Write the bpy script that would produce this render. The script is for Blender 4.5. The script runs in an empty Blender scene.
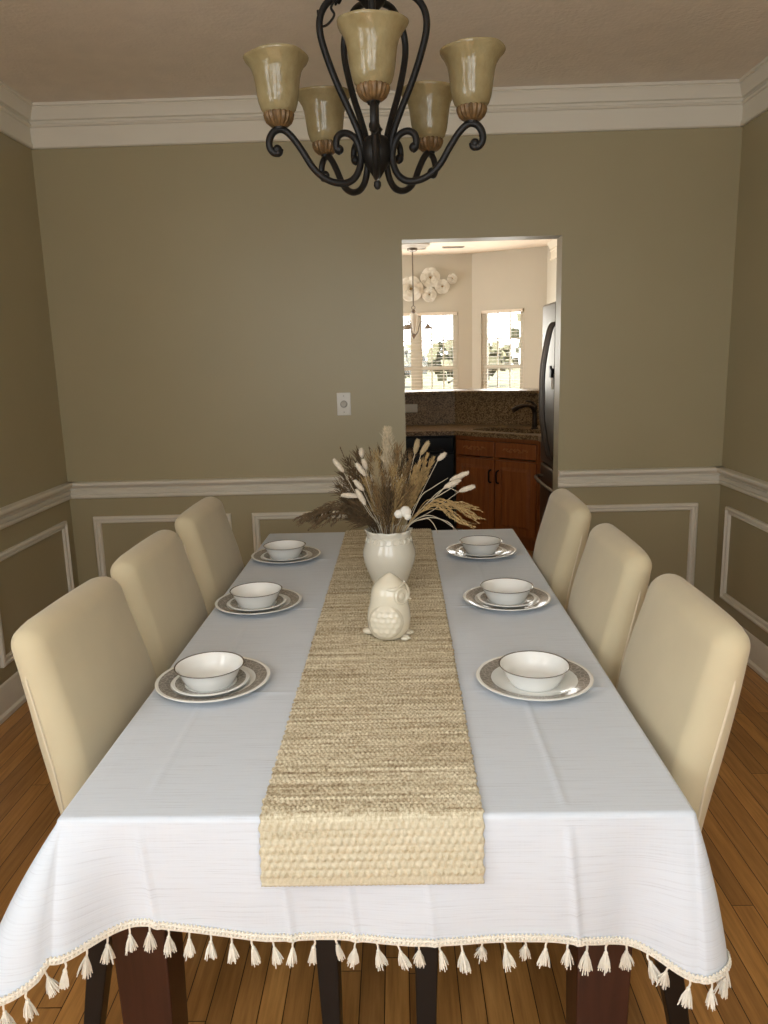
import bpy, bmesh, math, random
import numpy as np
from mathutils import Vector, Matrix, noise as mnoise

PI = math.pi
sc = bpy.context.scene
COL = sc.collection
rnd = random.Random(7)

# ------------------------------------------------------------------ camera
CAM_H = 1.5201; PITCH = -0.1998; YAW = -0.0193; ROLL = -0.0267; FPX = 768.32
def cam_axes():
    cy, sy, cp, sp = math.cos(YAW), math.sin(YAW), math.cos(PITCH), math.sin(PITCH)
    f = Vector((sy*cp, cy*cp, sp)); r = Vector((cy, -sy, 0)); u = r.cross(f)
    cr, sr = math.cos(ROLL), math.sin(ROLL)
    return r*cr + u*sr, u*cr - r*sr, f
_r, _u, _f = cam_axes()
cam = bpy.data.cameras.new('camera'); cam_o = bpy.data.objects.new('camera', cam); COL.objects.link(cam_o)
M4 = Matrix(((_r.x, _u.x, -_f.x, 0), (_r.y, _u.y, -_f.y, 0), (_r.z, _u.z, -_f.z, CAM_H), (0, 0, 0, 1)))
cam_o.matrix_world = M4
cam.sensor_fit = 'VERTICAL'; cam.sensor_height = 36.0; cam.sensor_width = 27.0
cam.lens = FPX/1024*36.0; cam.clip_start = 0.05; cam.clip_end = 300
sc.camera = cam_o

# ------------------------------------------------------------------ view, world, lights
sc.view_settings.view_transform = 'Standard'
try: sc.view_settings.look = 'None'
except Exception: pass
sc.view_settings.gamma = 1.0
sc.view_settings.use_curve_mapping = False
sc.view_settings.exposure = 0.0

world = bpy.data.worlds.new('sky'); sc.world = world; world.use_nodes = True
bg = world.node_tree.nodes['Background']
bg.inputs[0].default_value = (0.92, 0.965, 1.0, 1); bg.inputs[1].default_value = 7.0

def area(name, loc, rot, sx, sy, power, color):
    l = bpy.data.lights.new(name, 'AREA'); l.shape = 'RECTANGLE'; l.size = sx; l.size_y = sy
    l.energy = power; l.color = color
    o = bpy.data.objects.new(name, l); COL.objects.link(o); o.location = loc; o.rotation_euler = rot
    return o
# daylight coming in through the dining-room windows behind the photographer
REAR_Y = -0.75
# portals: they only guide the sampling of the sky light through the dining-room openings
for nm, loc, rot, sx, sy in (('daylight_dining_window', (-0.65, REAR_Y-0.08, 1.75), (PI/2, 0, 0), 0.9, 1.6), ('daylight_dining_window', (0.45, REAR_Y-0.08, 1.75), (PI/2, 0, 0), 0.9, 1.6), ('daylight_side_window', (-1.86, 0.15, 1.725), (PI/2, 0, -PI/2), 1.1, 1.45)):
    area(nm, loc, rot, sx, sy, 1.0, (1, 1, 1)).data.cycles.is_portal = True
# daylight through the breakfast-nook windows
area('daylight_nook_window', (0.02, 10.10, 1.4), (-PI/2, 0, 0), 1.55, 1.3, 42, (1.0, 0.97, 0.88))
area('daylight_nook_window', (1.32, 9.90, 1.4), (-PI/2, 0, -0.53), 0.55, 1.3, 18, (1.0, 0.97, 0.88))
area('daylight_nook_window', (-2.36, 8.9, 1.45), (PI/2, 0, -PI/2), 1.2, 1.3, 48, (1.0, 0.96, 0.85))
sun = bpy.data.lights.new('sun', 'SUN'); sun.energy = 19.0; sun.angle = 0.02; sun.color = (1, 0.95, 0.86)
sun_o = bpy.data.objects.new('sun', sun); COL.objects.link(sun_o); sun_o.rotation_euler = (math.radians(27), math.radians(4), 0)

# ------------------------------------------------------------------ materials
class NT:
    def __init__(s, name):
        s.m = bpy.data.materials.new(name); s.m.use_nodes = True
        s.t = s.m.node_tree; s.b = s.t.nodes['Principled BSDF']
    def n(s, typ, **kw):
        nd = s.t.nodes.new(typ)
        for k, v in kw.items():
            if k.startswith('i_'):
                key = k[2:]
                nd.inputs[int(key) if key.isdigit() else key.replace('_', ' ')].default_value = v
            else: setattr(nd, k, v)
        return nd
    def l(s, a, b): s.t.links.new(a, b)
    def ramp(s, fac, stops, interp='LINEAR'):
        r = s.n('ShaderNodeValToRGB'); r.color_ramp.interpolation = interp
        e = r.color_ramp.elements
        while len(e) < len(stops): e.new(0.5)
        for i, (p, c) in enumerate(stops):
            e[i].position = p; e[i].color = tuple(c) + (1,) if len(c) == 3 else c
        s.l(fac, r.inputs[0]); return r.outputs[0]
    def math(s, op, a, b=None, c=None):
        m = s.n('ShaderNodeMath', operation=op)
        for i, v in enumerate((a, b, c)):
            if v is None: continue
            if isinstance(v, (int, float)): m.inputs[i].default_value = v
            else: s.l(v, m.inputs[i])
        return m.outputs[0]
    def coord(s, kind='Object'): return s.n('ShaderNodeTexCoord').outputs[kind]
    def mapping(s, vec, scale=(1, 1, 1), rot=(0, 0, 0)):
        m = s.n('ShaderNodeMapping'); m.inputs['Scale'].default_value = scale; m.inputs['Rotation'].default_value = rot
        s.l(vec, m.inputs[0]); return m.outputs[0]
    def noise(s, vec, scale, detail=3, rough=0.5):
        n = s.n('ShaderNodeTexNoise'); n.inputs['Scale'].default_value = scale
        n.inputs['Detail'].default_value = detail; n.inputs['Roughness'].default_value = rough
        s.l(vec, n.inputs['Vector']); return n.outputs['Fac']
    def bump(s, h, strength=0.3, dist=0.002):
        b = s.n('ShaderNodeBump'); b.inputs['Strength'].default_value = strength; b.inputs['Distance'].default_value = dist
        s.l(h, b.inputs['Height']); s.l(b.outputs[0], s.b.inputs['Normal'])
    def setp(s, **kw):
        for k, v in kw.items():
            s.b.inputs[k.replace('_', ' ')].default_value = (tuple(v) + (1,)) if isinstance(v, tuple) and len(v) == 3 else v

def simple(name, col, rough=0.5, metal=0.0, var=0.05, nscale=30, bump=0.0, bscale=200, bdist=0.001, **kw):
    t = NT(name); t.setp(Roughness=rough, Metallic=metal, **kw)
    c = t.coord(); f = t.noise(c, nscale, 3)
    a = tuple(max(0, x*(1-var)) for x in col); b = tuple(min(1, x*(1+var)) for x in col)
    t.l(t.ramp(f, [(0.3, a), (0.7, b)]), t.b.inputs['Base Color'])
    if bump: t.bump(t.noise(c, bscale, 2), bump, bdist)
    return t.m

WALLC = (0.395, 0.337, 0.20)
M = {}
M['wall'] = simple('khaki_wall_paint', WALLC, 0.42, var=0.015, nscale=3, bump=0.12, bscale=350, bdist=0.0006)
M['kitchen_wall'] = simple('tan_wall_paint', (0.56, 0.525, 0.445), 0.6, var=0.015, nscale=3)
M['trim'] = simple('white_trim_paint', (0.78, 0.725, 0.61), 0.4, var=0.015, nscale=5)
M['ceiling'] = simple('textured_ceiling', (0.86, 0.765, 0.65), 0.9, var=0.03, nscale=9, bump=0.6, bscale=55, bdist=0.004)
M['chair'] = simple('cream_slipcover_fabric', (0.575, 0.49, 0.32), 0.85, var=0.03, nscale=9, bump=0.25, bscale=900, bdist=0.0005, Sheen_Weight=0.25)
M['piping'] = simple('cream_piping', (0.66, 0.57, 0.42), 0.85, var=0.03)
M['black_wood'] = simple('black_wood', (0.006, 0.005, 0.005), 0.35, var=0.2)
M['iron'] = simple('oil_rubbed_bronze', (0.008, 0.0065, 0.0055), 0.48, metal=0.1, Specular_IOR_Level=0.35, var=0.35, nscale=60, bump=0.3, bscale=250)
M['porcelain'] = simple('white_porcelain', (0.84, 0.84, 0.80), 0.16, var=0.005, Coat_Weight=0.4)
M['vase'] = simple('ivory_glaze', (0.70, 0.66, 0.56), 0.2, var=0.01, Coat_Weight=0.3)
M['owl'] = simple('cream_glaze', (0.74, 0.68, 0.54), 0.24, var=0.04, nscale=18, Coat_Weight=0.3)
M['white_plastic'] = simple('white_plastic', (0.72, 0.69, 0.62), 0.35, var=0.01)
M['knob_grey'] = simple('grey_knob', (0.45, 0.42, 0.36), 0.4, var=0.02)
M['bunny'] = simple('bunny_tail_fluff', (0.66, 0.57, 0.45), 0.95, var=0.12, nscale=150)
M['bunny_tan'] = simple('tan_tail_fluff', (0.42, 0.32, 0.18), 0.95, var=0.15, nscale=150)
M['pampas'] = simple('cream_pampas', (0.60, 0.50, 0.34), 0.95, var=0.2, nscale=120)
M['pampas_tan'] = simple('tan_pampas', (0.46, 0.36, 0.21), 0.95, var=0.2, nscale=120)
M['straw'] = simple('straw_grass', (0.44, 0.30, 0.13), 0.9, var=0.3, nscale=90)
M['brown_grass'] = simple('brown_grass', (0.25, 0.155, 0.066), 0.9, var=0.35, nscale=90)
M['dark_grass'] = simple('dark_dried_grass', (0.115, 0.072, 0.033), 0.9, var=0.35, nscale=90)
M['cotton'] = simple('white_petals', (0.82, 0.78, 0.70), 0.9, var=0.04)
M['stem_pale'] = simple('pale_stem', (0.55, 0.48, 0.36), 0.8, var=0.2, nscale=60)
M['black_gloss'] = simple('black_appliance', (0.006, 0.006, 0.007), 0.45, var=0.1, Specular_IOR_Level=0.25)
M['steel'] = simple('brushed_steel', (0.12, 0.105, 0.085), 0.42, metal=0.9, var=0.05, nscale=20)
M['dark_steel'] = simple('dark_steel_handle', (0.16, 0.14, 0.125), 0.3, metal=0.9, var=0.05)
M['bronze'] = simple('dark_bronze', (0.05, 0.035, 0.025), 0.35, metal=0.7, var=0.2)
M['blind'] = simple('white_blind_slat', (0.80, 0.72, 0.62), 0.5, var=0.02)
M['paper'] = simple('white_paper', (0.84, 0.81, 0.74), 0.8, var=0.02)
M['table_wood'] = simple('dark_cherry_table', (0.055, 0.017, 0.010), 0.35, var=0.25, nscale=12)
M['nickel'] = simple('aged_nickel', (0.22, 0.19, 0.16), 0.4, metal=0.6, var=0.15)
M['lawn'] = simple('lawn_grass', (0.068, 0.066, 0.022), 0.9, var=0.3, nscale=1.5)
M['leaf'] = simple('tree_leaves', (0.088, 0.084, 0.046), 0.9, var=0.3, nscale=1.2)
M['bark'] = simple('bark', (0.12, 0.08, 0.05), 0.9, var=0.3)
M['vent'] = simple('white_vent', (0.5, 0.46, 0.4), 0.5, var=0.02)
M['cup'] = None

def m_glass_shade():
    t = NT('amber_scavo_glass'); c = t.coord()
    f = t.noise(c, 22, 4, 0.6)
    t.l(t.ramp(f, [(0.3, (0.32, 0.255, 0.125)), (0.7, (0.42, 0.35, 0.19))]), t.b.inputs['Base Color'])
    t.setp(Roughness=0.16, Coat_Weight=0.5, Coat_Roughness=0.08, Transmission_Weight=0.0)
    t.bump(t.noise(c, 38, 3), 0.8, 0.006)
    tr = t.n('ShaderNodeBsdfTranslucent'); t.l(t.ramp(f, [(0.3, (0.60, 0.47, 0.25)), (0.7, (0.72, 0.60, 0.36))]), tr.inputs[0])
    mx = t.n('ShaderNodeMixShader'); mx.inputs[0].default_value = 0.35
    out = t.t.nodes['Material Output']
    t.l(t.b.outputs[0], mx.inputs[1]); t.l(tr.outputs[0], mx.inputs[2]); t.l(mx.outputs[0], out.inputs[0])
    return t.m
M['shade'] = m_glass_shade()
M['cup'] = simple('antique_gold', (0.15, 0.085, 0.032), 0.45, metal=0.25, var=0.4, nscale=60)

def m_floor():
    t = NT('oak_strip_floor'); c = t.coord()
    sp = t.n('ShaderNodeSeparateXYZ'); t.l(c, sp.inputs[0])
    PW, PL = 0.060, 0.95
    ix = t.math('FLOOR', t.math('DIVIDE', sp.outputs[0], PW))
    w1 = t.n('ShaderNodeTexWhiteNoise', noise_dimensions='1D'); t.l(ix, w1.inputs['W'])
    yy = t.math('ADD', t.math('DIVIDE', sp.outputs[1], PL), t.math('MULTIPLY', w1.outputs['Value'], 7.3))
    iy = t.math('FLOOR', yy)
    cb = t.n('ShaderNodeCombineXYZ'); t.l(ix, cb.inputs[0]); t.l(iy, cb.inputs[1])
    w2 = t.n('ShaderNodeTexWhiteNoise', noise_dimensions='2D'); t.l(cb.outputs[0], w2.inputs['Vector'])
    gv = t.mapping(c, (26, 1.6, 1))
    off = t.n('ShaderNodeVectorMath', operation='ADD'); t.l(gv, off.inputs[0])
    sc3 = t.n('ShaderNodeVectorMath', operation='SCALE'); t.l(w2.outputs['Color'], sc3.inputs[0]); sc3.inputs['Scale'].default_value = 40
    t.l(sc3.outputs[0], off.inputs[1])
    g = t.noise(off.outputs[0], 3.0, 5, 0.6)
    col1 = t.ramp(g, [(0.25, (0.34, 0.155, 0.043)), (0.55, (0.52, 0.26, 0.078)), (0.8, (0.62, 0.33, 0.11))])
    mix = t.n('ShaderNodeMix', data_type='RGBA', blend_type='MULTIPLY'); mix.inputs[0].default_value = 1.0
    t.l(col1, mix.inputs['A'])
    t.l(t.ramp(w2.outputs['Value'], [(0.0, (0.72, 0.68, 0.66)), (1.0, (1.15, 1.12, 1.05))]), mix.inputs['B'])
    fx = t.math('ABSOLUTE', t.math('SUBTRACT', t.math('FRACT', t.math('DIVIDE', sp.outputs[0], PW)), 0.5))
    fy = t.math('ABSOLUTE', t.math('SUBTRACT', t.math('FRACT', yy), 0.5))
    gx = t.math('GREATER_THAN', fx, 0.48); gy = t.math('GREATER_THAN', fy, 0.4988)
    gap = t.math('MAXIMUM', gx, gy)
    mix2 = t.n('ShaderNodeMix', data_type='RGBA'); t.l(gap, mix2.inputs[0]); t.l(mix.outputs['Result'], mix2.inputs['A'])
    mix2.inputs['B'].default_value = (0.035, 0.012, 0.004, 1)
    t.l(mix2.outputs['Result'], t.b.inputs['Base Color'])
    t.setp(Roughness=0.3, Coat_Weight=0.25, Coat_Roughness=0.2)
    t.bump(t.math('SUBTRACT', 1.0, gap), 0.5, 0.001)
    return t.m
M['floor'] = m_floor()

def m_wood(name, dark, mid, light, axis='z', rough=0.35):
    t = NT(name); c = t.coord()
    s = {'z': (30, 30, 2.2), 'x': (2.2, 30, 30), 'y': (30, 2.2, 30)}[axis]
    g = t.noise(t.mapping(c, s), 1.6, 5, 0.6)
    t.l(t.ramp(g, [(0.25, dark), (0.5, mid), (0.8, light)]), t.b.inputs['Base Color'])
    t.setp(Roughness=rough); return t.m
M['cabinet'] = m_wood('cherry_cabinet', (0.19, 0.052, 0.012), (0.30, 0.092, 0.022), (0.40, 0.135, 0.036))
M['carving'] = simple('carved_wood', (0.42, 0.16, 0.05), 0.4, var=0.2)
M['table_wood'] = m_wood('mahogany_table', (0.024, 0.007, 0.004), (0.042, 0.012, 0.007), (0.058, 0.018, 0.010))

def m_granite():
    t = NT('brown_granite'); c = t.coord()
    v = t.n('ShaderNodeTexVoronoi'); v.inputs['Scale'].default_value = 130; t.l(c, v.inputs['Vector'])
    sp = t.n('ShaderNodeSeparateColor'); t.l(v.outputs['Color'], sp.inputs[0])
    n2 = t.noise(c, 40, 4, 0.7)
    f = t.math('ADD', t.math('MULTIPLY', sp.outputs[0], 0.6), t.math('MULTIPLY', n2, 0.4))
    t.l(t.ramp(f, [(0.15, (0.045, 0.027, 0.014)), (0.4, (0.17, 0.11, 0.052)), (0.6, (0.29, 0.195, 0.10)), (0.85, (0.44, 0.32, 0.19))]), t.b.inputs['Base Color'])
    t.setp(Roughness=0.38); t.b.inputs['Specular IOR Level'].default_value = 0.3; return t.m
M['granite'] = m_granite()

def m_cloth():
    t = NT('white_slub_linen'); c = t.coord('UV')
    a = t.noise(t.mapping(c, (7, 330, 1)), 1.0, 4, 0.7)
    b = t.noise(t.mapping(c, (420, 5, 1)), 1.0, 3, 0.6)
    s = t.math('ADD', t.math('MULTIPLY', a, 0.9), t.math('MULTIPLY', b, 0.1))
    t.l(t.ramp(s, [(0.28, (0.50, 0.535, 0.59)), (0.45, (0.635, 0.685, 0.755)), (0.75, (0.675, 0.73, 0.80))]), t.b.inputs['Base Color'])
    t.setp(Roughness=0.8, Sheen_Weight=0.15)
    t.bump(s, 0.32, 0.0012); return t.m
M['cloth'] = m_cloth()
M['fringe'] = simple('ivory_cotton_trim', (0.80, 0.76, 0.66), 0.9, var=0.06, nscale=120, bump=0.6, bscale=900, bdist=0.001)

def m_runner():
    t = NT('woven_seagrass'); c = t.coord('UV')      # UV in metres: x across, y along (0 at the near end)
    sp = t.n('ShaderNodeSeparateXYZ'); t.l(c, sp.inputs[0])
    fine = t.noise(t.mapping(c, (190, 130, 1)), 1.0, 3, 0.7)
    band = t.noise(t.mapping(c, (3.0, 95, 1)), 1.0, 4, 0.65)
    mid = t.noise(t.mapping(c, (40, 60, 1)), 1.0, 3, 0.6)
    f = t.math('ADD', t.math('ADD', t.math('MULTIPLY', fine, 0.42), t.math('MULTIPLY', band, 0.42)), t.math('MULTIPLY', mid, 0.16))
    nat = t.ramp(f, [(0.36, (0.16, 0.105, 0.055)), (0.43, (0.37, 0.285, 0.172)), (0.50, (0.61, 0.525, 0.36)), (0.58, (0.84, 0.775, 0.60))])
    crm = t.ramp(f, [(0.33, (0.34, 0.275, 0.165)), (0.44, (0.54, 0.48, 0.335)), (0.6, (0.655, 0.605, 0.46))])
    edge = t.math('ADD', sp.outputs[1], t.math('MULTIPLY', t.math('SUBTRACT', mid, 0.5), 0.012))
    mr = t.n('ShaderNodeMapRange'); mr.inputs['From Min'].default_value = 0.103; mr.inputs['From Max'].default_value = 0.125
    t.l(edge, mr.inputs[0])
    mix = t.n('ShaderNodeMix', data_type='RGBA'); t.l(mr.outputs[0], mix.inputs[0]); t.l(crm, mix.inputs['A']); t.l(nat, mix.inputs['B'])
    t.l(mix.outputs['Result'], t.b.inputs['Base Color'])
    t.setp(Roughness=0.85); t.bump(fine, 0.8, 0.002); return t.m
M['runner'] = m_runner()

def m_plate(name, bands, pattern=True):
    """white glazed ware with grey bands; bands = [(r0, r1, colour)] by distance from the axis"""
    t = NT(name); c = t.coord()
    sp = t.n('ShaderNodeSeparateXYZ'); t.l(c, sp.inputs[0])
    r = t.math('SQRT', t.math('ADD', t.math('POWER', sp.outputs[0], 2), t.math('POWER', sp.outputs[1], 2)))
    v = t.n('ShaderNodeTexVoronoi', feature='DISTANCE_TO_EDGE'); v.inputs['Scale'].default_value = 90; t.l(c, v.inputs['Vector'])
    pat = t.ramp(v.outputs['Distance'], [(0.03, (0.42, 0.39, 0.345)), (0.10, (0.265, 0.24, 0.21))])
    prev = None
    for r0, r1 in bands:
        inb = t.math('MULTIPLY', t.math('GREATER_THAN', r, r0), t.math('LESS_THAN', r, r1))
        mx = t.n('ShaderNodeMix', data_type='RGBA'); t.l(inb, mx.inputs[0])
        if prev is None: mx.inputs['A'].default_value = (0.83, 0.83, 0.79, 1)
        else: t.l(prev, mx.inputs['A'])
        t.l(pat, mx.inputs['B']); prev = mx.outputs['Result']
    t.l(prev, t.b.inputs['Base Color'])
    t.setp(Roughness=0.14, Specular_IOR_Level=0.22); return t.m
M['dinner'] = m_plate('banded_dinner_plate', [(0.099, 0.1255)])
M['salad'] = m_plate('banded_salad_plate', [(0.060, 0.0815)])
def m_bowl():
    t = NT('white_bowl_dark_rim'); c = t.coord(); sp = t.n('ShaderNodeSeparateXYZ'); t.l(c, sp.inputs[0])
    g = t.math('GREATER_THAN', sp.outputs[2], 0.0454)
    mx = t.n('ShaderNodeMix', data_type='RGBA'); t.l(g, mx.inputs[0]); mx.inputs['A'].default_value = (0.84, 0.84, 0.81, 1); mx.inputs['B'].default_value = (0.12, 0.10, 0.08, 1)
    t.l(mx.outputs['Result'], t.b.inputs['Base Color']); t.setp(Roughness=0.14, Coat_Weight=0.4); return t.m
M['bowl'] = m_bowl()
def m_glass():
    t = NT('window_glass'); tr = t.n('ShaderNodeBsdfTransparent'); gl = t.n('ShaderNodeBsdfGlossy'); gl.inputs['Roughness'].default_value = 0.02
    fr = t.n('ShaderNodeFresnel'); mx = t.n('ShaderNodeMixShader'); t.l(fr.outputs[0], mx.inputs[0]); t.l(tr.outputs[0], mx.inputs[1]); t.l(gl.outputs[0], mx.inputs[2])
    t.l(mx.outputs[0], t.t.nodes['Material Output'].inputs[0]); return t.m
M['glass'] = m_glass()

# ------------------------------------------------------------------ mesh helpers
class MB:
    def __init__(s): s.v = []; s.f = []; s.uv = None
    def add(s, vs, fs, T=None):
        o = len(s.v)
        if T is not None: vs = [T @ Vector(p) for p in vs]
        s.v.extend([tuple(p) for p in vs]); s.f.extend([tuple(i+o for i in f) for f in fs]); return s
    def box(s, c, h, T=None):
        x, y, z = c; a, b, d = h
        vs = [(x+i*a, y+j*b, z+k*d) for i in (-1, 1) for j in (-1, 1) for k in (-1, 1)]
        return s.add(vs, [(0, 1, 3, 2), (4, 6, 7, 5), (0, 4, 5, 1), (2, 3, 7, 6), (0, 2, 6, 4), (1, 5, 7, 3)], T)
    def b2(s, lo, hi, T=None):
        return s.box([(lo[i]+hi[i])/2 for i in range(3)], [abs(hi[i]-lo[i])/2 for i in range(3)], T)
    def rbox(s, c, h, r, k=4, m=(2, 2, 2), fn=None, T=None):
        """box with rounded edges and corners; fn deforms each point"""
        def line(hh, mm):
            rr = min(r, hh*0.999); pts = []
            for i in range(k+1): pts.append(-hh + rr*(1-math.cos(PI/2*i/k)) if False else -hh + rr*(i/k))
            for i in range(1, mm): pts.append(-hh+rr + (2*hh-2*rr)*i/mm)
            for i in range(k+1): pts.append(hh-rr + rr*i/k)
            return pts
        L = [line(h[i], m[i]) for i in range(3)]
        idx = {}; vs = []; fs = []
        def vert(p):
            key = tuple(round(q, 6) for q in p)
            if key in idx: return idx[key]
            inner = [max(-(h[i]-min(r, h[i])), min(h[i]-min(r, h[i]), p[i])) for i in range(3)]
            d = Vector([p[i]-inner[i] for i in range(3)])
            if d.length > 1e-9:
                mx = max(abs(q) for q in d)
                # cube-to-sphere angles for an even fillet
                e = Vector([math.tan(q/r*PI/4) if True else q for q in d])
                d = e.normalized()*r if max(abs(q) for q in d) > 1e-9 else d
            q = Vector(inner)+d
            if fn: q = Vector(fn(q))
            q = q+Vector(c)
            idx[key] = len(vs); vs.append(q); return idx[key]
        for ax in range(3):
            a, b = (ax+1) % 3, (ax+2) % 3
            for sgn in (-1, 1):
                for i in range(len(L[a])-1):
                    for j in range(len(L[b])-1):
                        quad = []
                        for (ii, jj) in ((i, j), (i+1, j), (i+1, j+1), (i, j+1)):
                            p = [0, 0, 0]; p[ax] = sgn*h[ax]; p[a] = L[a][ii]; p[b] = L[b][jj]
                            quad.append(vert(p))
                        if sgn < 0: quad.reverse()
                        if len(set(quad)) >= 3: fs.append(tuple(dict.fromkeys(quad)))
        return s.add(vs, fs, T)
    def lathe(s, prof, seg=48, T=None, rfn=None):
        vs = []; n = len(prof)
        for i in range(seg):
            a = 2*PI*i/seg
            for (r, z) in prof:
                rr, zz = (r, z) if rfn is None else rfn(r, z, a)
                vs.append((rr*math.cos(a), rr*math.sin(a), zz))
        fs = []
        for i in range(seg):
            j = (i+1) % seg
            for k in range(n-1):
                fs.append((i*n+k, j*n+k, j*n+k+1, i*n+k+1))
        return s.add(vs, fs, T)
    def tube(s, pts, rad, seg=8, T=None, caps=True, closed=False):
        P = [Vector(p) for p in pts]; n = len(P)
        if not hasattr(rad, '__len__'): rad = [rad]*n
        vs = []; up = None
        for i in range(n):
            a = P[(i-1) % n] if closed else P[max(i-1, 0)]
            b = P[(i+1) % n] if closed else P[min(i+1, n-1)]
            d = (b-a)
            d = d.normalized() if d.length > 1e-9 else Vector((0, 0, 1))
            if up is None:
                up = Vector((0, 0, 1)) if abs(d.z) < 0.9 else Vector((1, 0, 0))
            x = up - d*up.dot(d)
            if x.length < 1e-6: x = Vector((1, 0, 0)) - d*d.x
            x.normalize(); y = d.cross(x); up = x
            for k in range(seg):
                t = 2*PI*k/seg; vs.append(P[i]+(x*math.cos(t)+y*math.sin(t))*rad[i])
        fs = []
        rng = n if closed else n-1
        for i in range(rng):
            i2 = (i+1) % n
            for k in range(seg):
                k2 = (k+1) % seg; fs.append((i*seg+k, i*seg+k2, i2*seg+k2, i2*seg+k))
        if caps and not closed:
            fs.append(tuple(range(seg-1, -1, -1))); fs.append(tuple((n-1)*seg+k for k in range(seg)))
        return s.add(vs, fs, T)
    def prism(s, poly, z0, z1, T=None):
        n = len(poly); vs = [(p[0], p[1], z0) for p in poly]+[(p[0], p[1], z1) for p in poly]
        fs = [tuple(range(n-1, -1, -1)), tuple(range(n, 2*n))]+[(i, (i+1) % n, n+(i+1) % n, n+i) for i in range(n)]
        return s.add(vs, fs, T)
    def sphere(s, c, r, u=14, v=9, sc=(1, 1, 1), T=None, fn=None):
        vs = []; fs = []
        for j in range(v+1):
            th = PI*j/v
            for i in range(u):
                ph = 2*PI*i/u
                d = Vector((math.sin(th)*math.cos(ph), math.sin(th)*math.sin(ph), math.cos(th)))
                k = 1 if fn is None else fn(d)
                vs.append((c[0]+d.x*r*sc[0]*k, c[1]+d.y*r*sc[1]*k, c[2]+d.z*r*sc[2]*k))
        for j in range(v):
            for i in range(u):
                i2 = (i+1) % u; fs.append((j*u+i, (j+1)*u+i, (j+1)*u+i2, j*u+i2))
        return s.add(vs, fs, T)
    def obj(s, name, mat, parent=None, loc=None, smooth=True, sharp=40, bevel=0.0, bseg=2, weld=False):
        me = bpy.data.meshes.new(name); me.from_pydata(s.v, [], s.f)
        if weld or True:
            bm = bmesh.new(); bm.from_mesh(me)
            if weld: bmesh.ops.remove_doubles(bm, verts=bm.verts, dist=1e-5)
            bmesh.ops.recalc_face_normals(bm, faces=bm.faces); bm.to_mesh(me); bm.free()
        me.materials.append(mat)
        if smooth:
            me.shade_smooth(); me.set_sharp_from_angle(angle=math.radians(sharp))
        o = bpy.data.objects.new(name, me); COL.objects.link(o)
        if parent is not None: o.parent = parent
        if loc is not None: o.location = loc
        if bevel:
            b = o.modifiers.new('bevel', 'BEVEL'); b.width = bevel; b.segments = bseg; b.limit_method = 'ANGLE'; b.angle_limit = math.radians(50)
        return o

def tag(o, label, cat, group=None, kind=None):
    o['label'] = label; o['category'] = cat
    if group: o['group'] = group
    if kind: o['kind'] = kind
    return o
def thing(name, label, cat, loc=(0, 0, 0), rotz=0, group=None):
    o = bpy.data.objects.new(name, None); COL.objects.link(o); o.empty_display_size = 0.1
    o.location = loc; o.rotation_euler = (0, 0, rotz); return tag(o, label, cat, group)
def struct(o, label=None, cat=None):
    o['kind'] = 'structure'
    if label: o['label'] = label
    if cat: o['category'] = cat
    return o
def kids(o): return [c for c in bpy.data.objects if c.parent == o]
def copy_tree(o, parent=None):
    c = o.copy(); COL.objects.link(c)
    if parent is not None: c.parent = parent
    for ch in kids(o): copy_tree(ch, c)
    return c
def smoothstep(a, b, x):
    t = max(0, min(1, (x-a)/(b-a))); return t*t*(3-2*t)
def interp(x, xs, ys): return float(np.interp(x, xs, ys))
def catmull(pts, n=8):
    P = [Vector(p) for p in pts]; out = []
    for i in range(len(P)-1):
        p0 = P[max(i-1, 0)]; p1 = P[i]; p2 = P[i+1]; p3 = P[min(i+2, len(P)-1)]
        for k in range(n):
            t = k/n
            out.append(0.5*((2*p1)+(p2-p0)*t+(2*p0-5*p1+4*p2-p3)*t*t+(3*p1-p0-3*p2+p3)*t**3))
    out.append(P[-1]); return out
def moulding(prof, a, b, out):
    """straight moulding: prof = [(out, z)], from a to b along the wall, out = unit normal into the room"""
    mb = MB(); vs = []; n = len(prof)
    for p in (a, b):
        for (o, z) in prof: vs.append((p[0]+out[0]*o, p[1]+out[1]*o, z))
    fs = [(i, (i+1) % n, n+(i+1) % n, n+i) for i in range(n)]+[tuple(range(n-1, -1, -1)), tuple(range(n, 2*n))]
    mb.add(vs, fs); return mb
def picture_frame(o, ud, nd, u0, u1, z0, z1):
    """applied panel moulding on a wall: origin o, direction ud along the wall, nd into the room"""
    prof = [(0, 0), (0, 0.014), (0.006, 0.020), (0.014, 0.021), (0.018, 0.010), (0.024, 0.009), (0.028, 0.014), (0.034, 0.013), (0.038, 0.006), (0.038, 0)]
    mb = MB(); vs = []; fs = []
    for (i, h) in prof:
        for (u, z) in ((u0+i, z0+i), (u1-i, z0+i), (u1-i, z1-i), (u0+i, z1-i)):
            vs.append((o[0]+ud[0]*u+nd[0]*h, o[1]+ud[1]*u+nd[1]*h, z))
    for k in range(len(prof)-1):
        for c in range(4): fs.append((k*4+c, k*4+(c+1) % 4, (k+1)*4+(c+1) % 4, (k+1)*4+c))
    mb.add(vs, fs); return mb

# ------------------------------------------------------------------ room shell
XL, XR, YB, CEIL = -1.7732, 1.7135, 4.0534, 2.765
WT = 0.13
DL, DR, DZ = 0.047, 0.851, 2.091
KY = YB+WT
KXL, KXR = -2.3, 1.86

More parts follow.
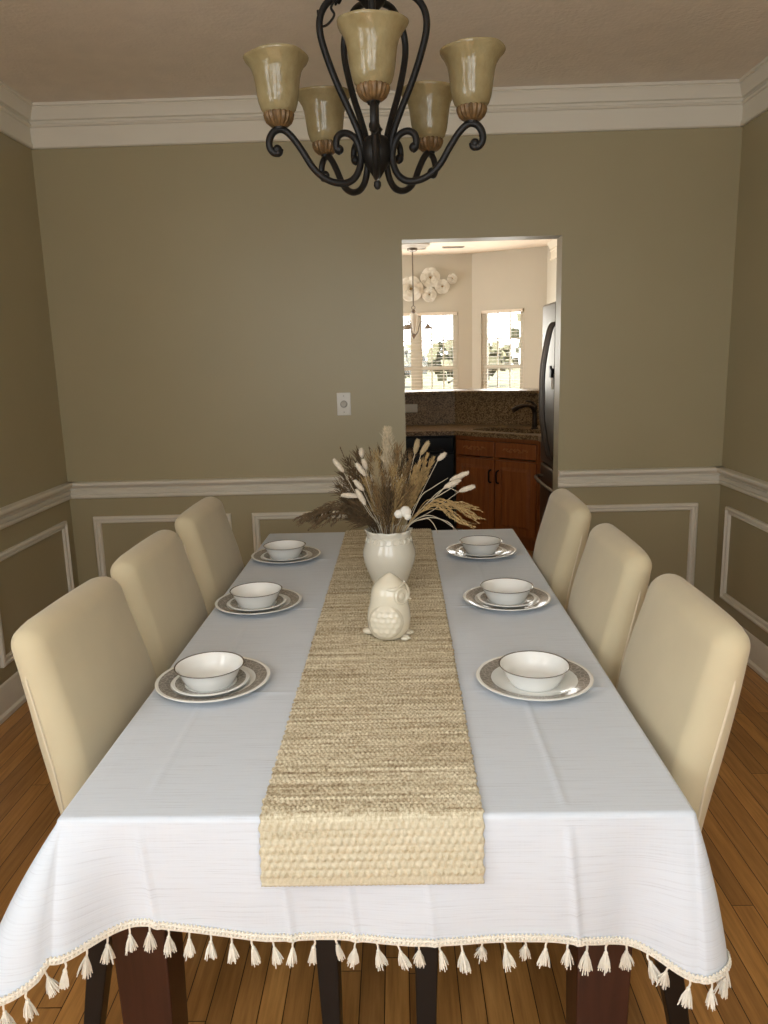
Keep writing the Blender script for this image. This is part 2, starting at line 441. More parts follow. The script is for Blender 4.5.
struct(MB().b2((-2.6, REAR_Y-0.2, -0.1), (2.2, 10.6, 0)).obj('floor', M['floor'], smooth=False))
struct(MB().b2((-2.6, REAR_Y-0.2, CEIL), (2.2, 10.6, CEIL+0.1)).obj('ceiling', M['ceiling'], smooth=False))
SWY0, SWY1, SWZ0, SWZ1 = -0.4, 0.7, 1.0, 2.45
wl = MB(); wl.b2((XL-0.1, REAR_Y, 0), (XL, SWY0, CEIL)); wl.b2((XL-0.1, SWY1, 0), (XL, YB, CEIL)); wl.b2((XL-0.1, SWY0, 0), (XL, SWY1, SWZ0)); wl.b2((XL-0.1, SWY0, SWZ1), (XL, SWY1, CEIL))
struct(wl.obj('wall_left', M['wall'], smooth=False))
wf5 = MB()
for y_ in (SWY0+0.02, (SWY0+SWY1)/2, SWY1-0.02): wf5.b2((XL-0.07, y_-0.02, SWZ0), (XL-0.03, y_+0.02, SWZ1))
for z_ in (SWZ0+0.02, (SWZ0+SWZ1)/2, SWZ1-0.02): wf5.b2((XL-0.07, SWY0, z_-0.02), (XL-0.03, SWY1, z_+0.02))
struct(wf5.obj('window_5', M['trim'], smooth=False))
struct(MB().b2((XR, REAR_Y, 0), (XR+0.1, YB, CEIL)).obj('wall_right', M['wall'], smooth=False))
wb = MB(); wb.b2((-2.6, YB, 0), (DL, KY, CEIL)); wb.b2((DR, YB, 0), (2.2, KY, CEIL)); wb.b2((DL, YB, DZ), (DR, KY, CEIL))
struct(wb.obj('wall_back', M['wall'], smooth=False))
# rear wall behind the photographer, with a pair of tall windows
def wall_with_holes(x0, x1, holes, y0, y1):
    mb = MB(); xs = x0
    for (a, b, z0, z1) in sorted(holes):
        mb.b2((xs, y0, 0), (a, y1, CEIL)); mb.b2((a, y0, 0), (b, y1, z0)); mb.b2((a, y0, z1), (b, y1, CEIL)); xs = b
    mb.b2((xs, y0, 0), (x1, y1, CEIL)); return mb
RH = [(-1.10, -0.20, 0.95, 2.55), (0.0, 0.90, 0.95, 2.55)]
struct(wall_with_holes(XL-0.1, XR+0.1, RH, REAR_Y-0.1, REAR_Y).obj('wall_rear', M['wall'], smooth=False))
for i, (a, b, z0, z1) in enumerate(RH):
    mb = MB()
    for u in (a+0.02, b-0.02): mb.b2((u-0.02, REAR_Y-0.07, z0), (u+0.02, REAR_Y-0.03, z1))
    for z in (z0+0.02, (z0+z1)/2, z1-0.02): mb.b2((a, REAR_Y-0.07, z-0.02), (b, REAR_Y-0.03, z+0.02))
    for k in (1, 2): u = a+(b-a)*k/3; mb.b2((u-0.008, REAR_Y-0.06, z0), (u+0.008, REAR_Y-0.04, z1))
    for k in (1, 3): z = z0+(z1-z0)*k/4; mb.b2((a, REAR_Y-0.06, z-0.008), (b, REAR_Y-0.04, z+0.008))
    struct(mb.obj('window_%d' % (i+3), M['trim'], smooth=False))

CROWN = [(0, 2.567), (0.014, 2.567), (0.019, 2.573), (0.019, 2.588), (0.009, 2.590), (0.008, 2.664), (0.018, 2.666), (0.023, 2.673), (0.018, 2.680), (0.009, 2.682), (0.009, 2.692), (0.022, 2.696), (0.026, 2.706), (0.032, 2.722),
         (0.042, 2.740), (0.045, 2.744), (0.044, 2.749), (0.053, 2.752), (0.054, 2.764), (0, 2.764)]
RAIL = [(0, 0.812), (0.012, 0.812), (0.018, 0.820), (0.018, 0.832), (0.008, 0.835), (0.009, 0.842), (0.020, 0.845), (0.021, 0.857), (0.010, 0.860), (0.011, 0.868), (0.026, 0.872), (0.033, 0.880), (0.042, 0.886), (0.044, 0.899), (0.040, 0.9035), (0, 0.9035)]
BASE = [(0, 0), (0.030, 0), (0.030, 0.018), (0.018, 0.026), (0.017, 0.105), (0.012, 0.118), (0.010, 0.135), (0.004, 0.142), (0, 0.142)]
n = [0]
def trim(mb, name=None):
    n[0] += 1
    return struct(mb.obj(name or 'trim_%d' % n[0], M['trim'], sharp=28))
trim(moulding(CROWN, (XL, YB), (XR, YB), (0, -1))); trim(moulding(CROWN, (XL, REAR_Y), (XL, YB), (1, 0))); trim(moulding(CROWN, (XR, REAR_Y), (XR, YB), (-1, 0)))
trim(moulding(RAIL, (XL, YB), (DL, YB), (0, -1))); trim(moulding(RAIL, (DR, YB), (XR, YB), (0, -1)))
trim(moulding(RAIL, (XL, REAR_Y), (XL, YB), (1, 0))); trim(moulding(RAIL, (XR, REAR_Y), (XR, YB), (-1, 0)))
trim(moulding(BASE, (XL, YB), (DL, YB), (0, -1)), 'baseboard_back'); trim(moulding(BASE, (DR, YB), (XR, YB), (0, -1)), 'baseboard_back')
trim(moulding(BASE, (XL, REAR_Y), (XL, YB), (1, 0)), 'baseboard_left'); trim(moulding(BASE, (XR, REAR_Y), (XR, YB), (-1, 0)), 'baseboard_right')
for (u0, u1) in ((-1.652, -0.905), (-0.790, -0.065), (0.965, 1.597)): trim(picture_frame((0, YB), (1, 0), (0, -1), u0, u1, 0.215, 0.711))
for (u0, u1) in ((3.165, 3.955), (2.26, 3.05), (1.355, 2.145), (0.45, 1.24)): trim(picture_frame((XL, 0), (0, 1), (1, 0), u0, u1, 0.215, 0.711))
for (u0, u1) in ((3.15, 3.94), (2.245, 3.035), (1.34, 2.13), (0.435, 1.225)): trim(picture_frame((XR, 0), (0, 1), (-1, 0), u0, u1, 0.215, 0.711))

# ------------------------------------------------------------------ kitchen and breakfast nook shell
NB = 10.19                     # nook rear wall
PA, PB = Vector((1.003, NB)), Vector((1.86, 9.70))     # angled bay wall
kl = MB(); kl.b2((KXL-0.1, KY, 0), (KXL, 8.3, CEIL)); kl.b2((KXL-0.1, 9.5, 0), (KXL, NB+0.1, CEIL)); kl.b2((KXL-0.1, 8.3, 0), (KXL, 9.5, 0.75)); kl.b2((KXL-0.1, 8.3, 2.06), (KXL, 9.5, CEIL))
struct(kl.obj('wall_kitchen_left', M['kitchen_wall'], smooth=False))
kw = MB()
for y_ in (8.32, 8.9, 9.48): kw.b2((KXL-0.07, y_-0.02, 0.75), (KXL-0.03, y_+0.02, 2.06))
for z_ in (0.77, 1.36, 2.04): kw.b2((KXL-0.07, 8.3, z_-0.02), (KXL-0.03, 9.5, z_+0.02))
struct(kw.obj('window_6', M['trim'], smooth=False))
struct(MB().b2((KXR, KY, 0), (KXR+0.1, PB.y+0.06, CEIL)).obj('wall_kitchen_right', M['kitchen_wall'], smooth=False))
WZ0, WZ1 = 0.75, 2.058
struct(wall_with_holes(KXL-0.1, PA.x+0.0, [(-0.80, 0.823, WZ0, WZ1)], NB, NB+0.1).obj('wall_nook', M['kitchen_wall'], smooth=False))
bd = (PB-PA); blen = bd.length; bd.normalize(); bn = Vector((-bd.y, bd.x))   # outward normal
bang = math.atan2(bd.y, bd.x)
TB = Matrix.Translation((PA.x, PA.y, 0)) @ Matrix.Rotation(bang, 4, 'Z')     # local x along wall, y outward
s0, s1 = 0.125, 0.70
mb = MB(); mb.b2((0, 0, 0), (s0, 0.1, CEIL), TB); mb.b2((s1, 0, 0), (blen+0.03, 0.1, CEIL), TB)
mb.b2((s0, 0, 0), (s1, 0.1, WZ0), TB); mb.b2((s0, 0, WZ1), (s1, 0.1, CEIL), TB)
struct(mb.obj('wall_bay', M['kitchen_wall'], smooth=False))
trim(moulding(CROWN, (KXR, KY), (KXR, PB.y-0.25), (-1, 0)))

def window_unit(name, units, T, x0, x1, z0, z1):
    root = MB()
    root.b2((x0, 0.03, z0), (x0+0.035, 0.09, z1), T); root.b2((x1-0.035, 0.03, z0), (x1, 0.09, z1), T)
    root.b2((x0, 0.03, z1-0.035), (x1, 0.09, z1), T); root.b2((x0, 0.03, z0), (x1, 0.09, z0+0.035), T)
    xs = [x0+(x1-x0)*k/units for k in range(units+1)]
    for k in range(1, units): root.b2((xs[k]-0.045, 0.03, z0), (xs[k]+0.045, 0.09, z1), T)
    zm = z0+(z1-z0)*0.46
    for k in range(units):
        a = xs[k]+(0.045 if k else 0.035); b = xs[k+1]-(0.045 if k < units-1 else 0.035)
        root.b2((a, 0.04, zm-0.025), (b, 0.085, zm+0.025), T)
        root.b2((a, 0.045, z0+0.03), (a+0.03, 0.08, z1-0.03), T); root.b2((b-0.03, 0.045, z0+0.03), (b, 0.08, z1-0.03), T)
        cols = 2 if units == 2 else 3
        for c in range(1, cols): u = a+(b-a)*c/cols; root.b2((u-0.008, 0.058, z0), (u+0.008, 0.07, z1), T)
        for zz in (zm+(z1-zm)/2, z0+(zm-z0)/2): root.b2((a, 0.058, zz-0.008), (b, 0.07, zz+0.008), T)
    w = struct(root.obj(name, M['trim'], smooth=False))
    g = MB().b2((x0+0.03, 0.063, z0+0.03), (x1-0.03, 0.066, z1-0.03), T).obj('window_glass', M['glass'], w, smooth=False)
    return w
TN = Matrix.Translation((0, NB, 0))
window_unit('window_1', 3, TN, -0.80, 0.823, WZ0, WZ1)
window_unit('window_2', 1, TB, s0, s1, WZ0, WZ1)
def blind(label, T, x0, x1, z0, z1):
    root = thing('window_blind', label, 'window blind', (T.translation.x, T.translation.y, 0), T.to_euler().z)
    MB().rbox(((x0+x1)/2, 0.0, z1-0.02), ((x1-x0)/2-0.004, 0.024, 0.02), 0.006, k=2).obj('headrail', M['blind'], root)
    sl = MB(); z = z1-0.06
    while z > z0+0.03:
        R = Matrix.Translation(((x0+x1)/2, 0.0, z)) @ Matrix.Rotation(math.radians(4), 4, 'X')
        sl.box((0, 0, 0), ((x1-x0)/2-0.008, 0.022, 0.0014), R); z -= 0.043
    sl.obj('slats', M['blind'], root, smooth=False)
    for u in (x0+0.1, x1-0.1):
        cd = MB()
        for v in (-0.022, 0.022): cd.tube([(u, v, z0+0.03), (u, v, z1-0.03)], 0.0012, 5)
        cd.obj('ladder_cord', M['blind'], root)
    MB().box(((x0+x1)/2, 0, z0+0.012), ((x1-x0)/2-0.008, 0.022, 0.01)).obj('bottom_rail', M['blind'], root, bevel=0.003)
blind('white slatted blind in the wide nook window under the paper flowers', TN, -0.79, 0.815, WZ0, WZ1)
blind('white slatted blind in the narrow window of the angled bay wall', TB, s0+0.008, s1-0.008, WZ0, WZ1)

# outside: lawn and trees
struct(MB().b2((-60, 10.6, -0.7), (60, 120, -0.55)).obj('lawn_ground', M['lawn'], smooth=False))
def tree(x, y, h, w, label):
    root = thing('tree', label, 'tree', (x, y, -0.55), 0, 'trees beyond the lawn')
    MB().tube([(0, 0, 0), (0.1, 0, h*0.35), (0, 0.1, h*0.7)], [0.22, 0.16, 0.08], 8).obj('trunk', M['bark'], root)
    cr = MB(); rr = random.Random(int(x*10+y))
    for k in range(260):
        d = Vector((rr.gauss(0, 1), rr.gauss(0, 1), rr.gauss(0, 1))).normalized()*rr.random()**0.4
        p = Vector((d.x*w, d.y*w, h*0.62+d.z*h*0.36)); s = 0.16+rr.random()*0.24
        a = Vector((rr.gauss(0, 1), rr.gauss(0, 1), rr.gauss(0, 1))).normalized(); b = a.orthogonal().normalized(); c = a.cross(b)
        cr.add([p+b*s, p+c*s, p-b*s, p-c*s], [(0, 1, 2, 3)])
    cr.obj('crown', M['leaf'], root, smooth=False)
TR = [(-5.5, 38, 3.2, 2.0), (-1.0, 42, 2.2, 1.8), (3.2, 39, 2.8, 1.9), (7.6, 36, 4.6, 2.2), (12.6, 42, 4.2, 2.4), (5.6, 50, 2.8, 2.2), (0.4, 52, 2.8, 2.2), (9.0, 27.5, 3.6, 1.2)]
for i, (x, y, h, w) in enumerate(TR):
    tree(x, y, h, w, 'leafy green tree beyond the lawn, seen through the nook window blinds')

# ------------------------------------------------------------------ kitchen units
CT = 0.914
def sink_counter():
    outer = [(-1.6, 6.25), (0.470, 6.25), (1.045, 5.705), (1.045, 5.56), (1.855, 5.56), (1.855, 6.185), (1.27, 6.485), (0.52, 6.868), (-1.6, 6.868)]
    ctr = Vector((0.93, 6.17)); d = Vector((1.045-0.470, 5.705-6.25)).normalized(); nn = Vector((-d.y, d.x))
    hole = []
    for k in range(28):
        a = 2*PI*k/28; c, s = math.cos(a), math.sin(a)
        e = 0.35
        hole.append(ctr + d*(0.33*math.copysign(abs(c)**e, c)) + nn*(0.15*math.copysign(abs(s)**e, s)))
    bm = bmesh.new()
    vo = [bm.verts.new((p[0], p[1], CT)) for p in outer]; vh = [bm.verts.new((p.x, p.y, CT)) for p in hole]
    es = [bm.edges.new((vo[i], vo[(i+1) % len(vo)])) for i in range(len(vo))]+[bm.edges.new((vh[i], vh[(i+1) % len(vh)])) for i in range(len(vh))]
    bmesh.ops.triangle_fill(bm, use_beauty=True, use_dissolve=False, edges=es)
    # drop any face inside the basin opening
    for f in list(bm.faces):
        c = f.calc_center_median(); q = Vector((c.x, c.y))-ctr
        if abs(q.dot(d)) < 0.30 and abs(q.dot(nn)) < 0.13: bm.faces.remove(f)
    r = bmesh.ops.extrude_face_region(bm, geom=list(bm.faces))
    for v in [g for g in r['geom'] if isinstance(g, bmesh.types.BMVert)]: v.co.z -= 0.036
    bmesh.ops.recalc_face_normals(bm, faces=bm.faces)
    me = bpy.data.meshes.new('countertop'); bm.to_mesh(me); bm.free(); me.materials.append(M['granite'])
    o = bpy.data.objects.new('countertop', me); COL.objects.link(o)
    tag(o, 'brown speckled granite worktop with a corner sink cut-out', 'countertop')
    b = MB(); vs = []
    for z, sc_ in ((CT-0.04, 1.02), (CT-0.045, 0.98), (CT-0.19, 0.93), (CT-0.21, 0.82)):
        for p in hole: q = ctr+(p-ctr)*sc_; vs.append((q.x, q.y, z))
    m = len(hole); fs = [(j*m+i, j*m+(i+1) % m, (j+1)*m+(i+1) % m, (j+1)*m+i) for j in range(3) for i in range(m)]+[tuple(3*m+i for i in range(m))]
    b.add(vs, fs); tag(b.obj('sink_basin', M['dark_steel']), 'dark metal sink basin sunk in the granite corner worktop', 'sink')
sink_counter()

# base cabinet set across the corner
A2, B2 = Vector((0.482, 6.285)), Vector((1.068, 5.735)); cd_ = (B2-A2); cl = cd_.length; cang = math.atan2(cd_.y, cd_.x)
cab = thing('sink_base_cabinet', 'cherry wood corner sink cabinet with two doors and two carved drawer fronts', 'cabinet', (A2.x, A2.y, 0), cang)
bd2 = MB()   # local: x along the face, y towards the back, front face at y=0
bd2.b2((0, 0, 0.10), (0.035, 0.02, 0.876)); bd2.b2((cl-0.035, 0, 0.10), (cl, 0.02, 0.876)); bd2.b2((0.035, 0, 0.845), (cl-0.035, 0.02, 0.876)); bd2.b2((0.035, 0, 0.10), (cl-0.035, 0.02, 0.135))
bd2.b2((0.035, 0, 0.68), (cl-0.035, 0.02, 0.71)); bd2.b2((cl/2-0.02, 0, 0.135), (cl/2+0.02, 0.02, 0.68)); bd2.b2((cl/2-0.02, 0, 0.71), (cl/2+0.02, 0.02, 0.845))
bd2.b2((0.0, 0.02, 0.10), (0.018, 0.3, 0.876)); bd2.b2((cl-0.018, 0.02, 0.10), (cl, 0.3, 0.876)); bd2.b2((0.018, 0.02, 0.10), (cl-0.018, 0.30, 0.118)); bd2.b2((0.02, 0.06, 0.0), (cl-0.02, 0.075, 0.10))
bd2.obj('body', M['cabinet'], cab, smooth=False)
def raised(x0, x1, z0, z1, arch=False):
    m = MB(); y = -0.019
    m.b2((x0, y, z0), (x1, 0, z1))
    # raised centre panel with sloped border
    i0, i1 = 0.055, 0.075
    if z1-z0 < 0.3: return m
    vs = [(x0+i0, y-0.001, z0+i0), (x1-i0, y-0.001, z0+i0), (x1-i0, y-0.001, z1-i0), (x0+i0, y-0.001, z1-i0),
          (x0+i1, y-0.010, z0+i1), (x1-i1, y-0.010, z0+i1), (x1-i1, y-0.010, z1-i1), (x0+i1, y-0.010, z1-i1)]
    m.add(vs, [(0, 1, 5, 4), (1, 2, 6, 5), (2, 3, 7, 6), (3, 0, 4, 7), (4, 5, 6, 7)])
    for a in ((x0+i0-0.006, x1-i0+0.006, z0+i0-0.006, z0+i0), (x0+i0-0.006, x1-i0+0.006, z1-i0, z1-i0+0.006)):
        m.b2((a[0], y-0.004, a[2]), (a[1], y, a[3]))
    for a in ((x0+i0-0.006, x0+i0), (x1-i0, x1-i0+0.006)): m.b2((a[0], y-0.004, z0+i0), (a[1], y, z1-i0))
    return m
def carving(x, z, parent):
    m = MB()
    for s in (-1, 1):
        m.tube(catmull([(x, -0.022, z-0.004), (x+s*0.03, -0.023, z+0.014), (x+s*0.06, -0.023, z-0.006), (x+s*0.09, -0.023, z+0.012), (x+s*0.115, -0.021, z)], 5), [0.006]*20+[0.002], 6)
        m.sphere((x+s*0.04, -0.021, z-0.008), 0.012, 10, 6, (1.2, 0.5, 0.7)); m.sphere((x+s*0.075, -0.021, z+0.012), 0.009, 10, 6, (1.4, 0.5, 0.7))
    m.sphere((x, -0.021, z+0.004), 0.016, 10, 6, (1, 0.5, 1)); return m.obj('carved_ornament', M['carving'], parent)
for k in (0, 1):
    x0 = 0.022 if k == 0 else cl/2+0.008; x1 = cl/2-0.008 if k == 0 else cl-0.022
    dr = raised(x0, x1, 0.722, 0.842).obj('drawer_front', M['cabinet'], cab, bevel=0.004); carving((x0+x1)/2, 0.782, dr)
    do = raised(x0, x1, 0.125, 0.70).obj('door', M['cabinet'], cab, bevel=0.003, sharp=20)
    hx = x1-0.028 if k == 0 else x0+0.028
    MB().tube(catmull([(hx, -0.018, 0.52), (hx, -0.045, 0.53), (hx, -0.048, 0.57), (hx, -0.045, 0.61), (hx, -0.018, 0.62)], 4), 0.007, 8).obj('handle', M['black_gloss'], do)
fil = MB(); fil.b2((1.068, 5.565, 0.10), (1.09, 5.735, 0.876)); fil.b2((1.10, 5.565, 0), (1.115, 5.735, 0.10))
tag(fil.obj('cabinet_filler', M['cabinet'], smooth=False), 'narrow cherry wood filler panel between the corner cabinet and the refrigerator', 'cabinet panel')

dw = thing('dishwasher', 'black dishwasher under the granite worktop beside the corner cabinet', 'dishwasher', (0.165, 6.29, 0))
MB().b2((-0.30, 0.0, 0.10), (0.30, 0.55, 0.872)).obj('body', M['black_gloss'], dw, smooth=False)
MB().rbox((0, -0.014, 0.42), (0.297, 0.014, 0.31), 0.006, k=2).obj('door', M['black_gloss'], dw)
MB().rbox((0, -0.016, 0.80), (0.297, 0.016, 0.062), 0.006, k=2).obj('control_panel', M['black_gloss'], dw)
MB().rbox((0, -0.035, 0.748), (0.22, 0.012, 0.012), 0.006, k=2).obj('handle', M['black_gloss'], dw)
MB().b2((-0.29, 0.05, 0), (0.29, 0.07, 0.1)).obj('kick_plate', M['black_gloss'], dw, smooth=False)

# raised bar: knee wall, granite splash and ledge
SPL = [(-1.6, 6.872), (0.52, 6.872), (1.27, 6.49)]
def offs(poly, d):
    P = [Vector(p) for p in poly]; out = []
    for i, p in enumerate(P):
        ns = []
        if i > 0: e = (P[i]-P[i-1]).normalized(); ns.append(Vector((-e.y, e.x)))
        if i < len(P)-1: e = (P[i+1]-P[i]).normalized(); ns.append(Vector((-e.y, e.x)))
        nn = sum(ns, Vector((0, 0)))/len(ns); nn = nn/nn.length_squared; out.append(p+nn*d)
    return out
def strip(d0, d1, z0, z1, ext=0):
    a = offs(SPL, d0); b = offs(SPL, d1)
    if ext: a[-1] = a[-1]+(a[-1]-a[-2]).normalized()*ext; b[-1] = b[-1]+(b[-1]-b[-2]).normalized()*ext
    m = MB()
    for i in range(len(a)-1): m.prism([a[i], a[i+1], b[i+1], b[i]], z0, z1)
    return m
tag(strip(0.0, 0.02, CT+0.001, 1.172, 0.55).obj('granite_backsplash', M['granite'], smooth=False), 'tall speckled granite splash rising behind the sink', 'backsplash')
struct(strip(0.022, 0.13, 0, 1.172, 0.5).obj('wall_knee', M['kitchen_wall'], smooth=False))
tag(strip(-0.03, 0.36, 1.173, 1.206, 0.4).obj('bar_ledge', M['granite'], smooth=False, bevel=0.008), 'granite bar ledge on top of the splash under the nook windows', 'bar top')

ol = thing('wall_outlet', 'cream horizontal outlet plate set in the granite splash', 'outlet', (0.133, 6.872, 1.062))
MB().rbox((0, -0.003, 0), (0.056, 0.003, 0.036), 0.003, k=2).obj('plate', M['white_plastic'], ol)
for s in (-1, 1):
    r = MB().rbox((s*0.02, -0.007, 0), (0.014, 0.002, 0.017), 0.002, k=2).obj('receptacle', M['white_plastic'], ol)

# faucet
fc = thing('kitchen_faucet', 'dark bronze single-lever faucet behind the corner sink', 'faucet', (1.115, 6.235, CT+0.001), math.radians(10))
MB().lathe([(0, 0), (0.030, 0), (0.030, 0.006), (0.022, 0.014), (0.0, 0.016)], 20).obj('base', M['bronze'], fc)
MB().tube(catmull([(0, 0, 0.01), (0, 0, 0.08), (-0.005, 0, 0.14), (-0.035, -0.01, 0.178), (-0.09, -0.02, 0.190), (-0.15, -0.035, 0.180), (-0.20, -0.045, 0.155)], 5),
          [0.021]*6+[0.019]*9+[0.014]*6+[0.016]*5+[0.019]*5, 12).obj('spout', M['bronze'], fc)
MB().tube(catmull([(0, 0, 0.15), (0.0, 0, 0.185), (-0.03, 0.0, 0.215), (-0.075, 0, 0.225)], 5), [0.016]*6+[0.010]*5+[0.007]*5, 10).obj('lever', M['bronze'], fc)

# refrigerator (faces left, its back to the right wall)
fr = thing('refrigerator', 'stainless french-door refrigerator with bowed handles beside the doorway', 'refrigerator', (1.095, 5.065, 0))
MB().b2((0.0, -0.455, 0.02), (0.755, 0.455, 1.845)).obj('body', M['steel'], fr, bevel=0.01)
def bow(y, z0, z1, b): return catmull([(-0.065, y, z0), (-0.10, y, z0+0.04), (-0.065-b, y, z0+(z1-z0)*0.3), (-0.07-b, y, (z0+z1)/2), (-0.065-b, y, z0+(z1-z0)*0.7), (-0.10, y, z1-0.04), (-0.065, y, z1)], 6)
for s in (-1, 1):
    d = MB().rbox((-0.033, s*0.229, 1.297), (0.032, 0.2255, 0.542), 0.018, k=4).obj('door', M['steel'], fr)
    MB().tube(bow(s*0.04, 0.82, 1.70, 0.075), 0.0125, 10).obj('handle', M['dark_steel'], d)
dd = MB().rbox((-0.033, 0, 0.41), (0.032, 0.4545, 0.335), 0.018, k=4).obj('freezer_drawer', M['steel'], fr)
MB().tube(catmull([(-0.065, -0.36, 0.66), (-0.12, -0.32, 0.66), (-0.135, 0, 0.66), (-0.12, 0.32, 0.66), (-0.065, 0.36, 0.66)], 6), 0.0125, 10).obj('handle', M['steel'], dd)
MB().b2((0.03, -0.44, 0.0), (0.7, 0.44, 0.03)).obj('kick_plate', M['black_gloss'], fr, smooth=False)
cp = MB(); cp.rbox((1.02, 5.12, 1.385), (0.010, 0.035, 0.03), 0.006, k=2); cp.box((1.013, 5.12, 1.42), (0.006, 0.02, 0.012))
tag(cp.obj('magnetic_clip', M['black_gloss']), 'black magnetic clip on the refrigerator door', 'clip')
tag(MB().rbox((1.0275, 5.12, 1.33), (0.001, 0.04, 0.05), 0.0009, k=1).obj('paper_note', M['paper'], smooth=False), 'white paper note held on the refrigerator door by the black clip', 'note')

# paper flowers on the nook wall
def paper_flower(x, z, r, label, seed):
    rr = random.Random(seed); root = thing('paper_flower', label, 'wall flower', (x, NB-0.004, z), 0, 'paper flowers on the nook wall')
    for ring, (rad, cnt, lift, tilt) in enumerate(((1.0, 6, 0.010, 0.35), (0.66, 5, 0.022, 0.7), (0.38, 4, 0.034, 1.1))):
        pm = MB()
        for k in range(cnt):
            a0 = 2*PI*k/cnt+ring*0.5+rr.random()*0.2; vs = []; fs = []; nu, nv = 6, 8
            for i in range(nu+1):
                t = i/nu
                for j in range(nv+1):
                    w = (j/nv-0.5)*2
                    ang = a0+w*(PI/cnt*1.12)*math.sqrt(min(1, t*1.6))*1.0
                    rho = r*rad*t*(1-0.10*w*w*t)
                    h = lift + r*tilt*0.55*t*t*(1-0.3*w*w)+0.006*math.sin(3*w+k)+0.003*k/cnt
                    vs.append((math.cos(ang)*rho, -h, math.sin(ang)*rho))
            for i in range(nu):
                for j in range(nv): fs.append((i*(nv+1)+j, i*(nv+1)+j+1, (i+1)*(nv+1)+j+1, (i+1)*(nv+1)+j))
            pm.add(vs, fs)
        o = pm.obj('petals', M['paper'], root, sharp=180); s = o.modifiers.new('thick', 'SOLIDIFY'); s.thickness = 0.0015
    c = MB()
    c.sphere((0, -0.04, 0), r*0.13, 12, 8, (1, 0.6, 1)); c.b2((-0.01, -0.02, -0.01), (0.01, 0.0, 0.01)); c.obj('flower_centre', M['straw'], root)
paper_flower(0.222, 2.352, 0.16, 'largest white paper flower on the nook wall behind the lamp rod', 1)
paper_flower(0.470, 2.484, 0.128, 'second largest white paper flower, highest of the wall cluster', 2)
paper_flower(0.455, 2.275, 0.095, 'white paper flower at the bottom of the wall cluster', 3)
paper_flower(0.621, 2.370, 0.095, 'white paper flower between the top flower and the smallest one', 4)
paper_flower(0.750, 2.464, 0.066, 'smallest white paper flower, at the right end of the wall cluster', 5)

# nook chandelier
nl = thing('nook_chandelier', 'small nook chandelier hanging on a thin rod in front of the window', 'chandelier', (0.222, 9.05, 0))
MB().lathe([(0, CEIL-0.0001), (0.20, CEIL-0.0001), (0.195, 2.722), (0.15, 2.715), (0.14, 2.706), (0.06, 2.70), (0, 2.70)], 40).obj('ceiling_medallion', M['vent'], nl)
MB().lathe([(0, 2.70), (0.06, 2.70), (0.055, 2.675), (0.02, 2.66), (0, 2.66)], 24).obj('canopy', M['nickel'], nl)
MB().tube([(0, 0, 2.67), (0, 0, 2.07)], 0.007, 8).obj('rod', M['nickel'], nl)
MB().tube([(0.02*math.cos(a), 0, 2.055+0.02*math.sin(a)) for a in [2*PI*k/16 for k in range(16)]], 0.004, 6, closed=True).obj('ring', M['nickel'], nl)
MB().lathe([(0, 2.035), (0.014, 2.03), (0.028, 2.01), (0.022, 1.995), (0, 1.99)], 20).obj('collar', M['nickel'], nl)
MB().lathe([(0, 1.99), (0.040, 1.985), (0.045, 1.95), (0.036, 1.88), (0.022, 1.80), (0.014, 1.77), (0, 1.768)], 24).obj('glass_body', M['paper'], nl)
MB().lathe([(0, 1.77), (0.02, 1.765), (0.030, 1.745), (0.018, 1.728), (0.008, 1.718), (0, 1.70)], 20).obj('finial', M['nickel'], nl)
for k in range(3):
    a = math.radians(5+120*k); ca, sa = math.cos(a), math.sin(a)
    pts = [(0.02, 1.75), (0.05, 1.79), (0.065, 1.85), (0.09, 1.90), (0.13, 1.905), (0.158, 1.875), (0.163, 1.86)]
    arm = MB().tube(catmull([(r*ca, r*sa, z) for r, z in pts], 5), 0.006, 8).obj('arm', M['nickel'], nl)
    MB().lathe([(0.008, 1.868), (0.018, 1.862), (0.03, 1.84), (0.055, 1.818), (0.053, 1.816), (0.026, 1.836), (0.0, 1.855)], 20, Matrix.Translation((0.163*ca, 0.163*sa, 0))).obj('bell_shade', M['nickel'], arm)

for i, (x, y, w) in enumerate(((0.315, 9.56, 0.085), (0.715, 9.52, 0.13))):
    v = thing('ceiling_vent', ['white ceiling vent nearer the nook lamp canopy', 'white ceiling vent nearer the angled bay wall'][i], 'vent', (x, y, CEIL))
    m = MB(); m.b2((-w, -0.06, -0.008), (w, -0.045, -0.0002)); m.b2((-w, 0.045, -0.008), (w, 0.06, -0.0002)); m.b2((-w, -0.045, -0.008), (-w+0.015, 0.045, -0.0002)); m.b2((w-0.015, -0.045, -0.008), (w, 0.045, -0.0002))
    m.obj('frame', M['vent'], v, smooth=False)
    m = MB()
    for k in range(6): m.box((0, -0.036+0.0145*k, -0.006), (w-0.016, 0.005, 0.0008), None)
    m.obj('louvres', M['nickel'], v, smooth=False)

# dimmer switch on the dining wall
sw = thing('dimmer_switch', 'white dimmer switch plate with a round knob on the khaki wall', 'light switch', (-0.273, YB, 1.281))
MB().rbox((0, -0.003, 0), (0.036, 0.003, 0.059), 0.003, k=2).obj('plate', M['white_plastic'], sw)
MB().lathe([(0, 0.024), (0.014, 0.024), (0.017, 0.020), (0.019, 0.006), (0, 0.006)], 24, Matrix.Rotation(PI/2, 4, 'X')).obj('knob', M['knob_grey'], sw)
for z in (-0.042, 0.042): MB().lathe([(0, 0.0075), (0.003, 0.007), (0.0035, 0.006)], 10, Matrix.Translation((0, 0, z)) @ Matrix.Rotation(PI/2, 4, 'X')).obj('screw', M['knob_grey'], sw)

